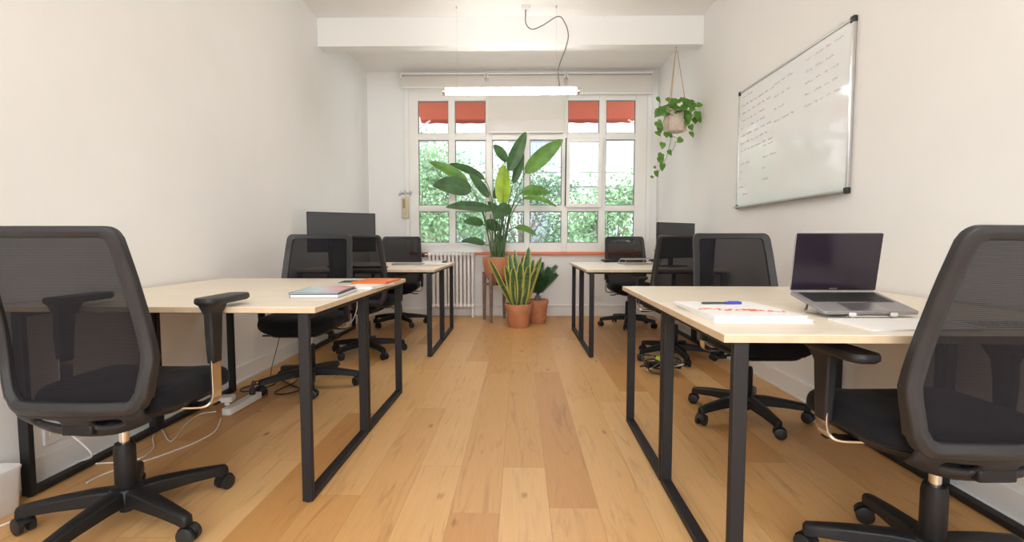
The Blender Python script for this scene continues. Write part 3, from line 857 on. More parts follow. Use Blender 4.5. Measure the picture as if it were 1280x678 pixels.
# right back desk
ty = thing('desk_tray', 'clear angular letter tray on the right back desk by the window', 'tray', (1.17, 5.07, .7503), R(8))
acr = mat('clear_acrylic_edges', (.70, .64, .58), .15, spec=.8, Transmission_Weight=.5)
for z_, s_ in ((.008, 1), (.055, .85)):
    o_ = rrect(.30 * s_, .22 * s_, .03, 2); MB().tube([(x, y, z_) for x, y in o_ + [o_[0]]], .005, 6).build('rim', acr, ty)
mm = MB()
for sx, sy in ((1, 1), (-1, 1), (1, -1), (-1, -1)): mm.tube([(sx * .142, sy * .10, .008), (sx * .12, sy * .085, .055)], .004, 6)
mm.build('corner_post', acr, ty)
MB().b2(-.13, .13, -.09, .09, .003, .006).build('tray_floor', acr, ty, smooth=False)
book('paper_stack', 'white papers lying at the aisle corner of the right back desk', 'paper', (.73, 5.33, .7503), .21, .25, .004, R(12), M['paper'], M['paper'])
vs = thing('flower_vase', 'small white vase of dried yellow flowers behind the clear tray', 'vase', (1.42, 5.16, .7503))
MB().lathe([(.022, 0), (.030, .01), (.032, .04), (.018, .075), (.014, .09), (.012, .09), (.010, .03)], n=20).build('vase_body', M['white_plastic'], vs)
for k in range(7):
    a = 2.4 * k; e = Vector((.035 * cos(a), .035 * sin(a), .13 + .012 * (k % 3)))
    f_ = MB().tube([(0, 0, .05), (.01 * cos(a), .01 * sin(a), .095), e], .0012, 5, 4).build('flower_stem', M['vine'], vs)
    MB().lathe([(.002, -.006), (.009, -.003), (.011, .003), (.006, .009), (.001, .011)], e, 8).build('flower_head', M['flower'], f_)
bt = thing('small_jar', 'small white jar beside the flower vase on the right back desk', 'jar', (1.39, 5.02, .7503))
MB().lathe([(.022, 0), (.026, .004), (.026, .055), (.018, .065)], n=20).build('jar_body', M['white_plastic'], bt)
MB().lathe([(.019, .065), (.020, .066), (.020, .082), (.017, .085)], n=20).build('jar_lid', M['cream_pot'], bt)


# ------------------------------------------------------------------ whiteboard
by0, by1, bz0, bz1 = 2.70, 4.07, 1.252, 2.172
wb = thing('whiteboard', 'aluminium framed whiteboard with faint handwriting on the right wall', 'whiteboard', (XR, (by0 + by1) / 2, bz0))
L2 = (by1 - by0) / 2; Hb = bz1 - bz0
MB().b2(-.014, -.001, -L2 + .01, L2 - .01, .01, Hb - .01).build('writing_surface', M['board'], wb, smooth=False)
f = MB()
f.b2(-.020, -.0005, -L2, L2, Hb - .018, Hb).b2(-.020, -.0005, -L2, L2, 0, .018).b2(-.020, -.0005, -L2, -L2 + .018, .018, Hb - .018).b2(-.020, -.0005, L2 - .018, L2, .018, Hb - .018)
f.build('frame', M['alu'], wb, bevel=.003)
for sy in (-1, 1):
    for z in (0, Hb):
        MB().box((-.011, sy * (L2 - .013), z + (-.013 if z else .013)), (.025, .034, .034)).build('corner_cap', M['black'], wb, bevel=.006)
MB().b2(-.055, -.020, -L2 + .03, L2 - .03, .002, .007).b2(-.057, -.054, -L2 + .03, L2 - .03, .002, .013).build('pen_tray', M['alu'], wb, bevel=.001)
for y in (-L2 + .13, L2 - .13): MB().box((-.004, y, Hb + .012), (.006, .03, .028)).build('hanging_clip', M['white_plastic'], wb, bevel=.003)
ink = MB(); rn = random.Random(11)


def scribble(y, z, ln, h=.014):
    """a handwritten word: loops running right-to-left along -Y (reads left to right from the room)"""
    pts = []; n = max(6, int(ln / .006)); k = 0
    for i in range(n):
        yy = y - ln * i / n
        pts.append(Vector((-.0150, yy, z + (rn.uniform(.2, 1) * h if i % 2 else rn.uniform(-.2, .2) * h))))
    ink.tube(pts, .0015, 4, 2)


def text_block(y0, z0, width, lines, dz, slope, fill=.8):
    for l in range(lines):
        y = y0; z = z0 - l * dz; end = y0 - width * rn.uniform(.5, 1)
        while y > end:
            w_ = rn.uniform(.03, .10)
            if rn.random() < fill: scribble(y, z + (y0 - y) * slope, w_)
            y -= w_ + .022


text_block(L2 - .06, .86, .16, 1, .06, .0, 1)
text_block(L2 - .05, .79, .56, 7, .058, .02, .97)
text_block(L2 - .05, .34, .14, 5, .06, .0, .6)
text_block(L2 - .56, .81, .32, 4, .085, .04, .85)
text_block(L2 - .42, .42, .10, 4, .08, .02, .6)
text_block(L2 - .93, .84, .38, 5, .07, .03, .9)
ink.build('handwriting', M['marker'], wb)


# ------------------------------------------------------------------ radiator with pipe
rd = thing('radiator', 'white cast iron column radiator below the window, left of the plant stand', 'radiator', (-.883, YF - .125, 0))
nx = 12; x0r, x1r = -.275, .275
for i in range(nx):
    x = x0r + (x1r - x0r) * i / (nx - 1)
    s = MB()
    for yy in (-.045, 0, .045):
        s.tube([(x, yy, .14), (x, yy, .81)], .018, 8)
    for zc in (.150, .815):
        o_ = rrect(.049, .15, .02, 4)
        sg = 1 if zc > .5 else -1
        s.ring_sweep([[Vector((x + a * k_, b * k_, zc + sg * dz)) for a, b in o_] for k_, dz in ((.6, -.035), (.95, -.018), (1, 0), (.9, .016), (.5, .024))])
    s.build('radiator_section', M['radiator'], rd, angle=60)
MB().tube([(x0r - .02, .0, .80), (x0r - .07, 0, .80)], .016, 12).build('valve_body', M['chrome'], rd)
MB().tube([(x0r - .07, 0, .80), (x0r - .09, 0, .80), (x0r - .125, 0, .80)], [.020, .024, .020], 14).build('valve_knob', M['plastic_grey'], rd)
for sx in (x0r, x1r): MB().box((sx, 0, .065), (.03, .09, .13)).build('radiator_foot', M['radiator'], rd, bevel=.004)
pp = MB().tube([(-.58, YF - .035, .142), (XR - .003, YF - .035, .142)], .011, 10)
for x in (-.4, .4, 1.2): pp.b2(x - .008, x + .008, YF - .03, YF - .0005, .134, .150)
tag(pp.build('heating_pipe', M['radiator']), 'white heating pipe running along the wall under the window', 'pipe')
rp = MB()
o_ = [(-.44, 0), (.42, 0)] + [(.42 + .035 * 0 + .05 * sin(R(a)) - .0, .07 - .07 * 1 + .0) for a in ()]
pts = [(-.44, .0), (.36, .0)] + [(.36 + .10 * sin(R(a)), .10 - .10 * cos(R(a))) for a in (30, 60)] + [(.46, .10)]
pts = [(-.44, 0), (.46, 0), (.455, .04), (.435, .075), (.40, .097), (.35, .105), (-.44, .105)]
rp.add([(x, 0, z) for x, z in pts] + [(x, .014, z) for x, z in pts], [tuple(range(7)), tuple(range(7, 14))[::-1]] + [(i, (i + 1) % 7, 7 + (i + 1) % 7, 7 + i) for i in range(7)])
ro = rp.build('radiator_shield', M['paint'], bevel=.003); ro.location = (-.94, YF - .062, .838)
tag(ro, 'white board with a rounded end standing on the sill above the radiator', 'board')

# wall sockets on the window wall and the side walls
def socket(label, loc, rz, n=1, group=None):
    t_ = thing('wall_socket', label, 'socket', loc, rz, group)
    MB().box((0, -.0065, 0), (.08 * n, .013, .08)).build('cover_plate', M['white_plastic'], t_, bevel=.004)
    for k in range(n):
        cx = (k - (n - 1) / 2) * .08
        MB().tube([(cx, -.0131, 0), (cx, -.0145, 0)], .021, 20).build('socket_well', M['pages'], t_)
    return t_


socket('double white wall socket under the window by the right back desk', (1.0, YF - .0005, .235), 0, 2)
socket('white wall socket low on the left wall, white cable plugged in', (XL + .0005, 2.05, .185), R(90), 2)
socket('white wall socket low on the right wall behind the laptop desk', (XR - .0005, 2.78, .27), R(-90), 2)

# awning crank box on the wall left of the window
cb = thing('blind_winder', 'beige metal winder box with a cross handle on the wall left of the window', 'winder', (-1.49, YF, 1.28))
MB().prism(rrect(.085, .05, .01, 3), 0, .27).build('winder_box', M['beige_metal'], cb, bevel=.004).location = (0, -.03, 0)
MB().b2(-.028, .002, -.062, -.0555, .13, .25).build('name_plate', mat('brown_plate', (.35, .26, .16), .5), cb, bevel=.001)
MB().tube([(.0, -.03, .27), (0, -.03, .36)], .008, 8).tube([(-.07, -.03, .325), (.07, -.03, .325)], .007, 8).tube([(-.07, -.055, .30), (-.07, -.005, .345)], .009, 8).tube([(.07, -.055, .30), (.07, -.005, .345)], .009, 8).build('cross_handle', M['alu'], cb)
MB().tube([(0, -.03, .36), (0, -.03, 1.70)], .005, 8).build('drive_rod', M['paint'], cb)
MB().box((0, -.02, 1.15), (.03, .035, .08)).build('rod_guide', M['paint'], cb, bevel=.004)

# ------------------------------------------------------------------ plants
def leaf_blade(mb, B, T, w, arch=.0, nrm=Vector((0, -1, .25)), fold=.18, wave=.0, nu=8, nv=14, shape=(.75, .8), uv=False):
    B, T = Vector(B), Vector(T); mid_ = (B + T) / 2 + Vector((0, 0, arch))
    ph = random.uniform(0, 6)
    def fn(u, v):
        p = B * (1 - v) ** 2 + mid_ * 2 * v * (1 - v) + T * v * v
        tg = ((mid_ - B) * (1 - v) + (T - mid_) * v).normalized()
        sd = tg.cross(nrm).normalized(); n_ = sd.cross(tg).normalized()
        ww = w / 2 * (sin(pi * min(1, max(0, v)) ** shape[0])) ** shape[1] if 0 < v < 1 else 0
        s_ = (u - .5) * 2
        return p + sd * s_ * ww + n_ * (fold * abs(s_) * ww + wave * ww * sin(v * 14 + ph) * abs(s_))
    mb.grid(fn, nu, nv, uv=uv)


def pot(prof_out, thick, parent, m, soil_z, name='pot'):
    inner = [(max(.005, r - thick), z) for r, z in prof_out if z > soil_z - .05][::-1]
    MB().lathe(prof_out + inner, n=40).build(name, m, parent, angle=40)
    rs = min(r for r, z in prof_out if z >= soil_z - .08) - thick * .5
    MB().lathe([(rs * .98, soil_z - .01), (rs, soil_z), (rs * .4, soil_z + .006), (.004, soil_z + .008)], n=28).build('soil', M['soil'], parent)


PX, PY = -.275, 6.10
st = thing('plant_stand', 'four-legged grey-brown wooden stand under the big orange plant pot', 'stand', (PX, PY, 0))
for a in (247, 157, 337, 67):
    a = R(a); d = Vector((cos(a), sin(a), 0))
    MB().ring_sweep([[d * .186 + Vector((cos(a + R(45 + 90 * j)) * r_, sin(a + R(45 + 90 * j)) * r_, z)) for j in range(4)] for z, r_ in ((0, .020), (.42, .026), (.60, .026))]).build('leg', M['wood_grey'], st, bevel=.003)
for a in (247, 157):
    a = R(a); MB().box((0, 0, .45 + (.0 if a < 3 else .012)), (.34, .032, .026), Matrix.Rotation(a, 3, 'Z')).build('cross_brace', M['wood_grey'], st, bevel=.003)
bp = thing('bird_of_paradise_plant', 'tall bird of paradise plant with broad leaves in an orange pot', 'plant', (PX, PY, .476))
pot([(.06, 0), (.085, .001), (.115, .03), (.146, .08), (.168, .16), (.182, .24), (.188, .31), (.184, .315), (.177, .312)], .012, bp, M['terracotta_orange'], .285)


def zp(zx, zy, dy=0):   # zoomed reading of the plant -> local coordinates
    return at(530 + zx / 3.77, 150 + zy / 3.77, y=PY + dy) - Vector(bp.location)


LV = [  # base, tip, width px, arch, depth base/tip, material, pot x offset
    ((400, 240), (480, 55), 62, .00, .05, .05, 'leaf', .02),
    ((476, 252), (656, 92), 74, .03, -.05, -.15, 'leaf_mid', .05),
    ((392, 200), (328, 118), 46, .03, .10, .15, 'leaf', .0),
    ((372, 402), (374, 208), 74, .0, -.08, -.08, 'leaf_new', .0),
    ((208, 295), (22, 198), 50, .05, .0, -.10, 'leaf_mid', -.06),
    ((288, 282), (118, 208), 38, .06, .12, .18, 'leaf', -.03),
    ((224, 338), (42, 310), 84, .07, -.10, -.22, 'leaf', -.07),
    ((308, 368), (212, 248), 44, .02, .05, .10, 'leaf', -.02),
    ((325, 425), (100, 412), 46, .06, -.12, -.25, 'leaf', -.04),
    ((405, 405), (335, 468), 66, .03, -.14, -.26, 'leaf', .02),
    ((458, 345), (590, 345), 56, .06, .05, .10, 'leaf_mid', .06),
    ((465, 372), (626, 412), 26, .10, -.06, -.12, 'leaf_mid', .07),
    ((280, 492), (186, 482), 44, .04, -.10, -.18, 'leaf', -.08),
    ((352, 520), (284, 480), 56, .03, .08, .10, 'leaf', .0),
    ((288, 588), (176, 574), 34, .06, .05, .0, 'leaf', -.09),
    ((428, 508), (532, 548), 30, .07, -.05, -.10, 'leaf_mid', .08),
    ((335, 372), (342, 312), 26, .0, .14, .18, 'leaf', -.01),
    ((420, 300), (470, 160), 40, .0, .16, .20, 'leaf', .03),
    ((370, 470), (300, 385), 40, .03, .12, .16, 'leaf', -.02),
]
for (b_, tp_, w_, ar, d0, d1, mk, ox) in LV:
    B = zp(*b_, d0); T = zp(*tp_, d1); wd = w_ / 3.77 * PY / FPX
    dirv = (T - B).normalized()
    m_ = MB(); leaf_blade(m_, B, T, wd, ar, Vector((random.uniform(-.25, .25), -1, random.uniform(.1, .5))), .22, .05, 8, 16, (.8, .62))
    lo = m_.build('leaf', M[mk], bp, angle=80)
    root = Vector((ox * .9, d0 * .45, .285)); ctrl = root * .4 + B * .6 + Vector((ox * .15, 0, .06)) - dirv * .06
    path = [root, root * .55 + ctrl * .45 + Vector((0, 0, .02)), ctrl, B, B * .5 + T * .5 + Vector((0, .006, ar * .5 + .0))]
    MB().tube(path, [.0105, .003], 7, 5).build('petiole', M['petiole'], lo)
# thick sheaths at the foot of the plant
for k in range(6):
    a = k * 2.4; r0 = .015 + .008 * k; x_, y_ = r0 * cos(a), r0 * sin(a) * .8
    hh = random.uniform(.30, .62)
    MB().tube([(x_, y_, .28), (x_ * 1.3, y_ * 1.3, .28 + hh * .5), (x_ * 1.9, y_ * 1.9, .28 + hh)], [.013, .005], 8, 4).build('leaf_sheath', M['petiole'], bp)

# snake plant
sn = thing('snake_plant', 'snake plant with yellow-edged upright leaves in a terracotta pot on the floor', 'plant', (-.015, 5.66, 0))
pot([(.112, 0), (.116, .004), (.148, .215), (.156, .217), (.160, .265), (.156, .270), (.150, .268)], .010, sn, M['terracotta'], .24)
SB = [((390, 450), (250, 212), 22, -.05), ((410, 470), (372, 172), 30, .03), ((430, 470), (402, 158), 28, .07), ((445, 470), (490, 138), 34, -.02),
      ((455, 470), (566, 198), 26, .0), ((450, 465), (540, 262), 28, -.07), ((400, 470), (345, 250), 26, -.08), ((425, 475), (440, 230), 34, -.10),
      ((465, 470), (520, 210), 26, .06), ((420, 470), (455, 190), 28, .04), ((470, 465), (548, 222), 24, -.04), ((405, 475), (395, 260), 34, -.1), ((460, 475), (490, 250), 30, -.1)]
for (b_, tp_, w_, dy) in SB:
    q = lambda p, d: at(560 + p[0] / 4.844, 280 + p[1] / 4.844, y=5.66 + d) - Vector(sn.location)
    B = q(b_, dy * .5); B.z = .235; B.x *= .9; T = q(tp_, dy * 1.6)
    m_ = MB(); leaf_blade(m_, B, T, w_ / 4.844 * 5.66 / FPX * 1.75, 0, Vector((random.uniform(-.6, .6), -1, 0)), .28, .06, 6, 14, (1.0, .5), uv=True)
    # wide at the foot: shift profile
    m_.build('blade', M['snake'], sn, angle=80, solidify=.003)

# sago palm like plant
sg_ = thing('sago_palm', 'small dark green palm in a terracotta pot behind the snake plant', 'plant', (.215, 5.98, 0))
pot([(.095, 0), (.099, .004), (.122, .225), (.128, .227), (.131, .275), (.127, .28), (.122, .278)], .010, sg_, M['terracotta'], .25)
MB().lathe([(.03, .24), (.038, .27), (.035, .31), (.015, .34)], n=14).build('trunk', M['bark'], sg_)
FR = [((524, 440), (658, 252), 0), ((530, 440), (660, 303), -.06), ((520, 440), (570, 232), .05), ((515, 430), (540, 250), -.05), ((520, 440), (612, 262), -.10),
      ((510, 440), (505, 262), .0), ((505, 440), (470, 280), .06), ((520, 430), (600, 330), -.15), ((510, 430), (555, 300), -.16), ((515, 430), (630, 290), .10), ((500, 440), (440, 320), .12)]
for (b_, tp_, dy) in FR:
    q = lambda p, d: at(560 + p[0] / 4.844, 280 + p[1] / 4.844, y=5.98 + d) - Vector(sg_.location)
    B = Vector((0, 0, .32)); T = q(tp_, dy); m_ = MB()
    mid_ = (B + T) / 2 + Vector((0, 0, .05)); cpt = lambda v: B * (1 - v) ** 2 + mid_ * 2 * v * (1 - v) + T * v * v
    m_.tube([cpt(k / 8) for k in range(9)], [.004, .0015], 5)
    for k in range(3, 24):
        v = k / 24; p = cpt(v); tg = (cpt(min(1, v + .03)) - cpt(v - .03)).normalized()
        sd = tg.cross(Vector((0, -1, .3))).normalized(); ln = .058 * sin(pi * (.12 + .8 * v)) + .012
        for s_ in (1, -1):
            e = p + (sd * s_ * .75 + tg * .75) * ln + Vector((0, -.01, -.004)); wv = tg * .0075
            m_.add([p - wv, p + wv, e * .6 + p * .4 + wv * .9, e, e * .6 + p * .4 - wv * .9], [(0, 1, 2, 3, 4)])
    m_.build('frond', M['sago'], sg_, smooth=False)

# hanging pothos
HX, HY = 1.525, 5.00
hp_ = thing('hanging_plant', 'trailing pothos plant in a cream pot hung by rope from the ceiling beam', 'plant', (HX, HY, 2.06))
pot([(.082, 0), (.092, .004), (.103, .03), (.106, .19), (.103, .195), (.098, .193)], .009, hp_, M['cream_pot'], .165)
top_z = 2.88 - 2.06
for k in range(3):
    a = R(100 + 120 * k); MB().tube([(cos(a) * .108, sin(a) * .108, .0), (cos(a) * .109, sin(a) * .109, .20), (cos(a) * .012, sin(a) * .012, top_z - .05), (0, 0, top_z - .03)], .0035, 6).build('hanger_rope', M['rope'], hp_)
MB().tube([(0, 0, top_z - .045), (0, 0, top_z)], .004, 8).lathe([(.012, top_z - .006), (.012, top_z - .0005)], n=14).build('ceiling_hook', M['alu'], hp_)


def heart(mb, c, size, dirv, nrm):
    d = dirv.normalized(); n_ = (nrm - d * nrm.dot(d)).normalized(); s_ = d.cross(n_)
    P = [(0, 0), (-.14, .26), (0, .46), (.25, .5), (.55, .38), (.85, .15), (1.08, 0)]
    vs = [c + d * (a * size) + s_ * (b * size) + n_ * (-abs(b) * size * .25 - a * a * size * .12) for a, b in P]
    vs2 = [c + d * (a * size) - s_ * (b * size) + n_ * (-abs(b) * size * .25 - a * a * size * .12) for a, b in P[1:-1]]
    vs3 = [c + d * (a * size) + n_ * (- a * a * size * .12) for a in (.0, .25, .55, .85)]
    # left half / right half fans along the midrib
    i = len(vs)
    allv = vs + vs2 + vs3; m0 = i + len(vs2)
    fs = [(m0, 1, 2), (m0, 2, 3, m0 + 1), (m0 + 1, 3, 4, m0 + 2), (m0 + 2, 4, 5, m0 + 3), (m0 + 3, 5, 6)]
    j = i
    fs += [(m0, j + 1, j), (m0, m0 + 1, j + 2, j + 1), (m0 + 1, m0 + 2, j + 3, j + 2), (m0 + 2, m0 + 3, j + 4, j + 3), (m0 + 3, 6, j + 4)]
    mb.add(allv, fs)


def hz(zx, zy, dy=0): return at(800 + zx / 4.84, 100 + zy / 4.84, y=HY + dy) - Vector(hp_.location)


fol = MB(); vn = random.Random(5)
vines = [[(205, 170), (150, 230), (140, 300), (185, 350), (175, 410), (155, 480), (110, 560), (80, 590)],
         [(190, 180), (130, 190), (118, 120)],
         [(240, 170), (290, 150), (340, 140), (375, 145)], [(250, 170), (300, 200), (345, 235), (355, 215)], [(260, 190), (280, 240), (310, 290), (315, 330)],
         [(160, 320), (220, 350), (240, 365)], [(215, 370), (205, 410), (185, 440)]]
for vi, V in enumerate(vines):
    pts = [hz(x, y, vn.uniform(-.16, -.10) if vi in (0, 5, 6) else vn.uniform(-.14, .08)) for x, y in V]
    MB().tube(pts, .0028, 6, 5).build('vine', M['vine'], hp_)
spots = [(118, 120, 42), (105, 205, 55), (130, 180, 50), (185, 150, 55), (195, 130, 48), (160, 165, 40), (220, 130, 50), (240, 160, 52), (235, 190, 46), (255, 120, 36), (205, 175, 44),
         (120, 270, 55), (125, 300, 60), (115, 325, 45), (150, 340, 46), (175, 345, 38), (240, 365, 46), (138, 398, 46), (185, 440, 40), (125, 465, 48), (128, 490, 52), (138, 530, 50), (105, 570, 46), (92, 530, 22), (75, 588, 24),
         (295, 140, 44), (330, 150, 52), (365, 148, 40), (320, 175, 44), (350, 215, 56), (370, 240, 44), (335, 245, 50), (300, 235, 52), (285, 260, 44), (310, 288, 42), (318, 330, 44), (285, 200, 50), (345, 235, 40), (270, 170, 42), (320, 128, 30), (150, 200, 46), (275, 225, 44), (170, 120, 30)]
for (x, y, s_) in spots:
    c_ = hz(x, y, vn.uniform(-.15, .06) if 100 < y < 300 and 150 < x < 280 else vn.uniform(-.17, -.05))
    if 140 < x < 275 and y > 150: c_.y = -.125 + vn.uniform(-.02, .01)
    sz = s_ / 4.84 * HY / FPX * .85; dr = Vector((vn.uniform(-.5, .5), vn.uniform(-.3, .1), vn.uniform(-1, -.3)))
    if x > 310 and y < 190: dr = Vector((1, -.1, -.1))
    heart(fol, c_ - dr.normalized() * sz * .5, sz, dr, Vector((vn.uniform(-.5, .5), -1, vn.uniform(.0, .8))))
for k in range(26):   # leaves filling the crown round the rim
    a = vn.uniform(0, 2 * pi); rr_ = vn.uniform(.05, .14); c_ = Vector((rr_ * cos(a), rr_ * sin(a), vn.uniform(.17, .27)))
    heart(fol, c_, vn.uniform(.05, .08), Vector((cos(a), sin(a), vn.uniform(-.7, .1))), Vector((cos(a) * .4, sin(a) * .4 - .3, 1)))
fol.build('foliage', M['pothos'], hp_, angle=60)

# ------------------------------------------------------------------ things on the floor
ps_ = thing('power_strip', 'white power strip on the floor at left, dark plug in it', 'power strip', (-1.665, 2.90, 0), R(-2))
MB().prism(rrect(.055, .33, .012), .002, .040).build('strip_body', M['white_plastic'], ps_, bevel=.004)
for k in range(4): MB().lathe([(.020, .0402), (.020, .041), (.017, .041), (.016, .0405)], (0, -.12 + .075 * k, 0), 18).build('socket_well', M['pages'], ps_)
ad = thing('power_adapter', 'white square charger plugged into the near end of the power strip', 'charger', (-1.70, 2.80, .045), R(12))
MB().box((0, 0, .036), (.075, .075, .030)).build('adapter_body', M['white_plastic'], ad, bevel=.006)
MB().tube([(0, 0, -.002), (0, 0, .022)], .014, 12).build('plug', M['white_plastic'], ad)
p2 = thing('plug', 'black plug standing in the far end of the power strip', 'plug', (-1.66, 3.00, .0415))
MB().lathe([(.016, 0), (.018, .004), (.017, .035), (.010, .045)], n=14).build('plug_body', M['black'], p2)
MB().tube([(0, 0, .04), (.01, .02, .07), (-.04, .08, .06), (-.08, .16, .01)], .004, 6, 5).build('plug_cord', M['black'], p2)


def cable(label, pix, r, m, heights=None, name='cable'):
    pts = []
    for i, p in enumerate(pix):
        z = r + .001 if heights is None or heights[i] is None else heights[i]
        pts.append(at(p[0], p[1], z=z) if len(p) == 2 else Vector(p))
    tag(MB().tube(pts, r, 7, 6).build(name, m), label, 'cable')


cable('thin white charger cable looping across the floor from the white charger', [(270, 515), (250, 518), (233, 530), (214, 552), (203, 538), (196, 536), (191, 548), (192, 560), (182, 570), (172, 574)], .0028, M['cable_white'])
cable('thicker white cable curving from the power strip past the left front chair', [(276, 524), (268, 540), (245, 553), (220, 563), (195, 572), (160, 583), (130, 593), (108, 604)], .0036, M['cable_white'])
cable('white cable hanging from the left wall socket to the floor', [(-1.955, 2.05, .18), (-1.90, 2.06, .13), (-1.86, 2.07, .06), at(88, 580, z=.006)[:], at(115, 580, z=.005)[:], at(150, 578, z=.005)[:], at(175, 574, z=.005)[:]], .0036, M['cable_white'])
cable('short white cable end lying on the floor at the left picture edge', [(-30, 668), (0, 658), (15, 652), (20, 650)], .0036, M['cable_white'])
cable('thin dark cable hanging down from the left desk to the floor', [(-1.52, 3.26, .71), (-1.58, 3.27, .5), (-1.64, 3.3, .3), (-1.70, 3.32, .12), (-1.71, 3.33, .03), (-1.72, 3.40, .006)], .0024, M['black'])
cable('tangled black cables on the floor beneath the left desks', [(-1.62, 3.10, .006), (-1.70, 3.22, .006), (-1.80, 3.14, .014), (-1.86, 3.25, .006), (-1.74, 3.36, .016), (-1.66, 3.28, .024), (-1.72, 3.16, .022), (-1.82, 3.30, .03), (-1.70, 3.42, .012), (-1.55, 3.30, .006), (-1.46, 3.22, .006), (-1.52, 3.12, .006), (-1.60, 3.16, .006), (-1.56, 3.34, .014), (-1.60, 3.5, .006)], .0045, M['black'])
cable('cream cable drooping in loops under the left desk beside the chair seat', [(-1.30, 3.85, .70), (-1.27, 3.83, .5), (-1.32, 3.84, .36), (-1.42, 3.86, .30), (-1.38, 3.88, .42), (-1.36, 3.9, .6)], .004, M['cable_white'])
cable('thin grey cable running down the right wall to the socket', [(1.7, 2.55, .712), (1.748, 2.62, .66), (1.761, 2.70, .52), (1.761, 2.77, .40), (1.752, 2.78, .29)], .0024, M['cable_grey'])

wbx = thing('white_bin', 'white rounded plastic bin on the floor at the left picture edge', 'bin', (-1.905, 1.66, 0))
MB().ring_sweep([[Vector((x * s_, y * s_, z)) for x, y in rrect(.105, .24, .03, 5)] for s_, z in ((.86, 0), (.9, .004), (1.0, .15), (1.03, .16), (1.0, .165))]).build('bin_body', M['white_plastic'], wbx, angle=40)

# adapters and cords gathered under the right back desk
cbx = thing('cable_bundle', 'bundle of black and grey cables under the right desks, green tape round it', 'cables', (1.06, 3.72, .02))
rn = random.Random(9)
for k in range(5):
    P = [Vector((rn.uniform(-.16, .16), rn.uniform(-.12, .12), rn.uniform(.0, .12))) for _ in range(7)]
    MB().tube(P, .0055, 6, 5).build('cord', M['black'] if k % 3 else M['alu'], cbx)
MB().box((-.06, 0, .035), (.10, .05, .04), Matrix.Rotation(R(25), 3, 'Z')).build('transformer', M['black'], cbx, bevel=.004)
MB().box((-.02, -.08, .10), (.07, .012, .03), Matrix.Rotation(R(20), 3, 'Y')).build('green_tape', mat('lime_tape', (.45, .62, .06), .5), cbx, bevel=.003)

# ------------------------------------------------------------------ outside
struct(MB().b2(-30, 30, YF + .6, 40, -4.3, -4.2).build('ground', M['asphalt'], smooth=False))
aw = thing('awning', 'red fabric awning outside above the window', 'awning', (.15, YF + t, 2.98))
ya, yz = .02, 1.35
cl = MB(); cl.grid(lambda u, v: Vector((-1.75 + 3.42 * u, ya + (yz - ya) * v, .19 - .24 * v)), 6, 4); cl.build('awning_cloth', M['awning'], aw, angle=80)
vl = MB(); vl.grid(lambda u, v: Vector((-1.75 + 3.42 * u, yz + .006 * sin(u * 60), -.05 - .045 * v - (.012 * abs(sin(u * 40)) if v > .9 else 0))), 80, 2); vl.build('valance', M['awning'], aw, angle=80)
MB().tube([(-1.76, yz, -.045), (1.68, yz, -.045)], .022, 10).build('front_bar', M['awning'], aw)
for x in (-1.6, 1.58):
    MB().tube([(x, .0, -.55), (x, yz - .06, -.07)], .014, 8).build('support_arm', M['white_plastic'], aw)

# facade across the street
fb = thing('apartment_building', 'pale stone building across the street behind the trees', 'building', (0, 19, -4.2))
MB().b2(-22, 22, 0, 1, 0, 20).build('wall', M['facade'], fb, smooth=False)
bd = MB()
for z in (3.8, 7.2, 10.6, 14.0): bd.b2(-22, 22, -.35, 0, z, z + .28)
bd.build('cornice', M['facade_trim'], fb, smooth=False)
for fz in (4.6, 8.0, 11.4):
    for k in range(-5, 6):
        x = k * 2.5 + .6
        wn = MB().b2(x - .85, x + .85, -.14, -.001, fz - .25, fz + 2.35).build('window_surround', M['facade_trim'], fb, smooth=False)
        MB().b2(x - .55, x + .55, -.16, -.141, fz, fz + 2.1).build('window_pane', M['shutter'], wn, smooth=False)
        if k % 2 == 0:
            rl = MB().b2(x - 1.05, x + 1.05, -.62, -.58, fz + .75, fz + .80)
            for q in range(13): rl.b2(x - 1.0 + q * .166, x - .98 + q * .166, -.61, -.59, fz - .4, fz + .75)
            rl.build('balcony_railing', M['iron'], fb, smooth=False)


def tree(label, x, y, z0, zc, rx, rz, n, seed, m):
    rn = random.Random(seed); t_ = thing('street_tree', label, 'tree', (x, y, -4.2), 0, None)
    tr = MB(); tr.tube([(0, 0, 0), (.05, .02, (zc + 4.2) * .5), (0, 0, zc + 4.2)], [.17, .05], 9, 5)
    tr.build('trunk', M['bark'], t_)
    br = MB()
    blobs = []
    for k in range(34):
        a = rn.uniform(0, 2 * pi); u = rn.uniform(-1, 1); q = rn.uniform(.35, 1) ** .6
        c_ = Vector((rx * q * math.sqrt(1 - u * u) * cos(a), rx * .8 * q * math.sqrt(1 - u * u) * sin(a), zc + 4.2 + rz * u * q))
        blobs.append(c_)
        s_ = Vector((0, 0, zc + 4.2 - rz * .75 + rz * .5 * rn.random())); br.tube([s_, (s_ + c_) / 2 + Vector((0, 0, .1)), c_], [.035, .008], 5, 3)
    br.build('branch', M['bark'], t_)
    f = MB()
    for k in range(n):
        c_ = blobs[rn.randrange(len(blobs))] + Vector((rn.gauss(0, .30), rn.gauss(0, .30), rn.gauss(0, .24)))
        s_ = rn.uniform(.05, .10); d1 = Vector((rn.uniform(-1, 1), rn.uniform(-1, 1), rn.uniform(-1, .4))).normalized(); d2 = d1.orthogonal().normalized()
        d2 = (Matrix.Rotation(rn.uniform(0, 6.28), 3, d1) @ d2)
        f.add([c_, c_ + d1 * s_ * .5 + d2 * s_ * .45, c_ + d1 * s_ * 1.2, c_ + d1 * s_ * .5 - d2 * s_ * .45], [(0, 1, 2, 3)])
    f.build('foliage', m, t_, smooth=False)


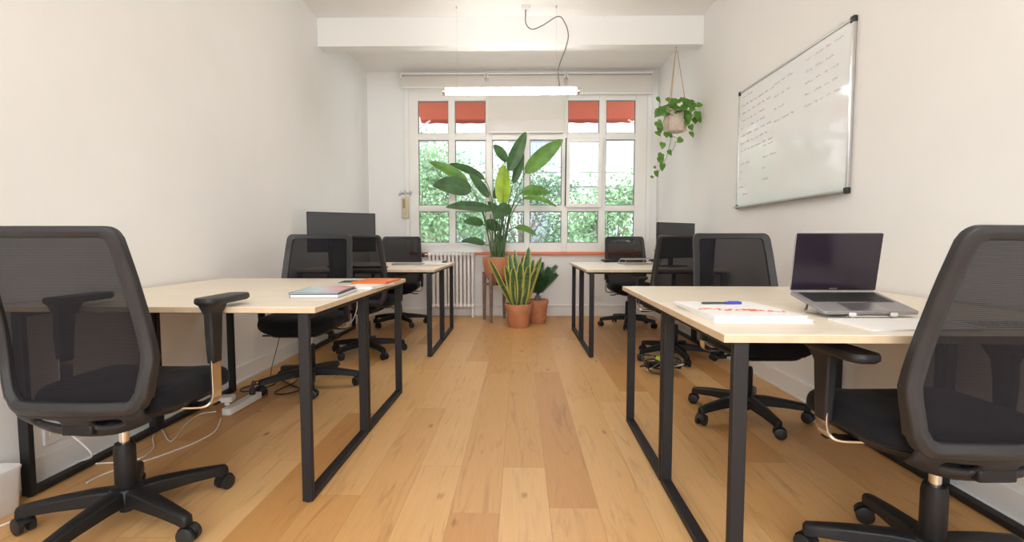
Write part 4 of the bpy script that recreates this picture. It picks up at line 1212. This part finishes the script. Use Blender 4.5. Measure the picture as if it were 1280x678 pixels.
tree('leafy street tree outside the left third of the window', -2.2, 11.0, 0, 1.25, 1.35, 2.0, 9000, 1, M['tree_leaf'])
tree('leafy street tree outside behind the big potted plant', .0, 14.6, 0, 1.3, 1.7, 2.2, 9000, 2, M['tree_leaf_b'])
tree('low leafy street tree outside the right third of the window', 2.0, 10.8, 0, .55, 1.5, 1.55, 8500, 3, M['tree_leaf'])
tree('dark leafy tree further down the street on the left', -4.6, 15.6, 0, 1.4, 1.8, 2.2, 6000, 4, M['tree_leaf_b'])

# ------------------------------------------------------------------ light
wd = bpy.data.worlds.new('overcast_sky'); sc.world = wd; wd.use_nodes = True
bg = wd.node_tree.nodes['Background']
bg.inputs['Color'].default_value = (.87, .945, 1.0, 1); bg.inputs['Strength'].default_value = 5.0


def portal(loc, rot, sx, sy):
    l = bpy.data.lights.new('daylight_portal', 'AREA'); l.shape = 'RECTANGLE'; l.size = sx; l.size_y = sy; l.cycles.is_portal = True
    o = bpy.data.objects.new('daylight_portal', l); C.objects.link(o); o.location = loc; o.rotation_euler = rot


portal((.095, YF + .2, 1.87), (R(-90), 0, 0), 3.0, 2.0)
portal((-.1, YB - .2, 1.7), (R(90), 0, 0), 3.3, 2.5)

# ------------------------------------------------------------------ groups
for o in C.objects:
    g = {'chair': 'black office chairs at the desks', 'desk': 'pale wood desks in two rows', 'blind': 'roller blinds over the window', 'lamp': 'ceiling tube lamps',
         'monitor': 'computer monitors on the back desks', 'socket': 'wall sockets', 'tree': 'street trees outside', 'cable': 'loose cables'}.get(o.get('category'))
    if g: o['group'] = g

# ------------------------------------------------------------------ camera
cam = bpy.data.cameras.new('camera'); co = bpy.data.objects.new('camera', cam); C.objects.link(co)
cam.sensor_width = 36; cam.lens = FPX / 1280 * 36; cam.clip_start = .05; cam.clip_end = 200
rotM = Matrix((RT, UP, -FW)).transposed()
co.matrix_world = Matrix.Translation((0, 0, EYE)) @ rotM.to_4x4()
sc.camera = co
sc.view_settings.view_transform = 'Standard'; sc.view_settings.look = 'None'
sc.view_settings.gamma = 1; sc.view_settings.use_curve_mapping = False; sc.view_settings.exposure = 0.64
cy = sc.cycles
cy.max_bounces = 10; cy.diffuse_bounces = 6; cy.glossy_bounces = 4; cy.transparent_max_bounces = 16; cy.transmission_bounces = 6
cy.sample_clamp_indirect = 6; cy.caustics_reflective = False; cy.caustics_refractive = False
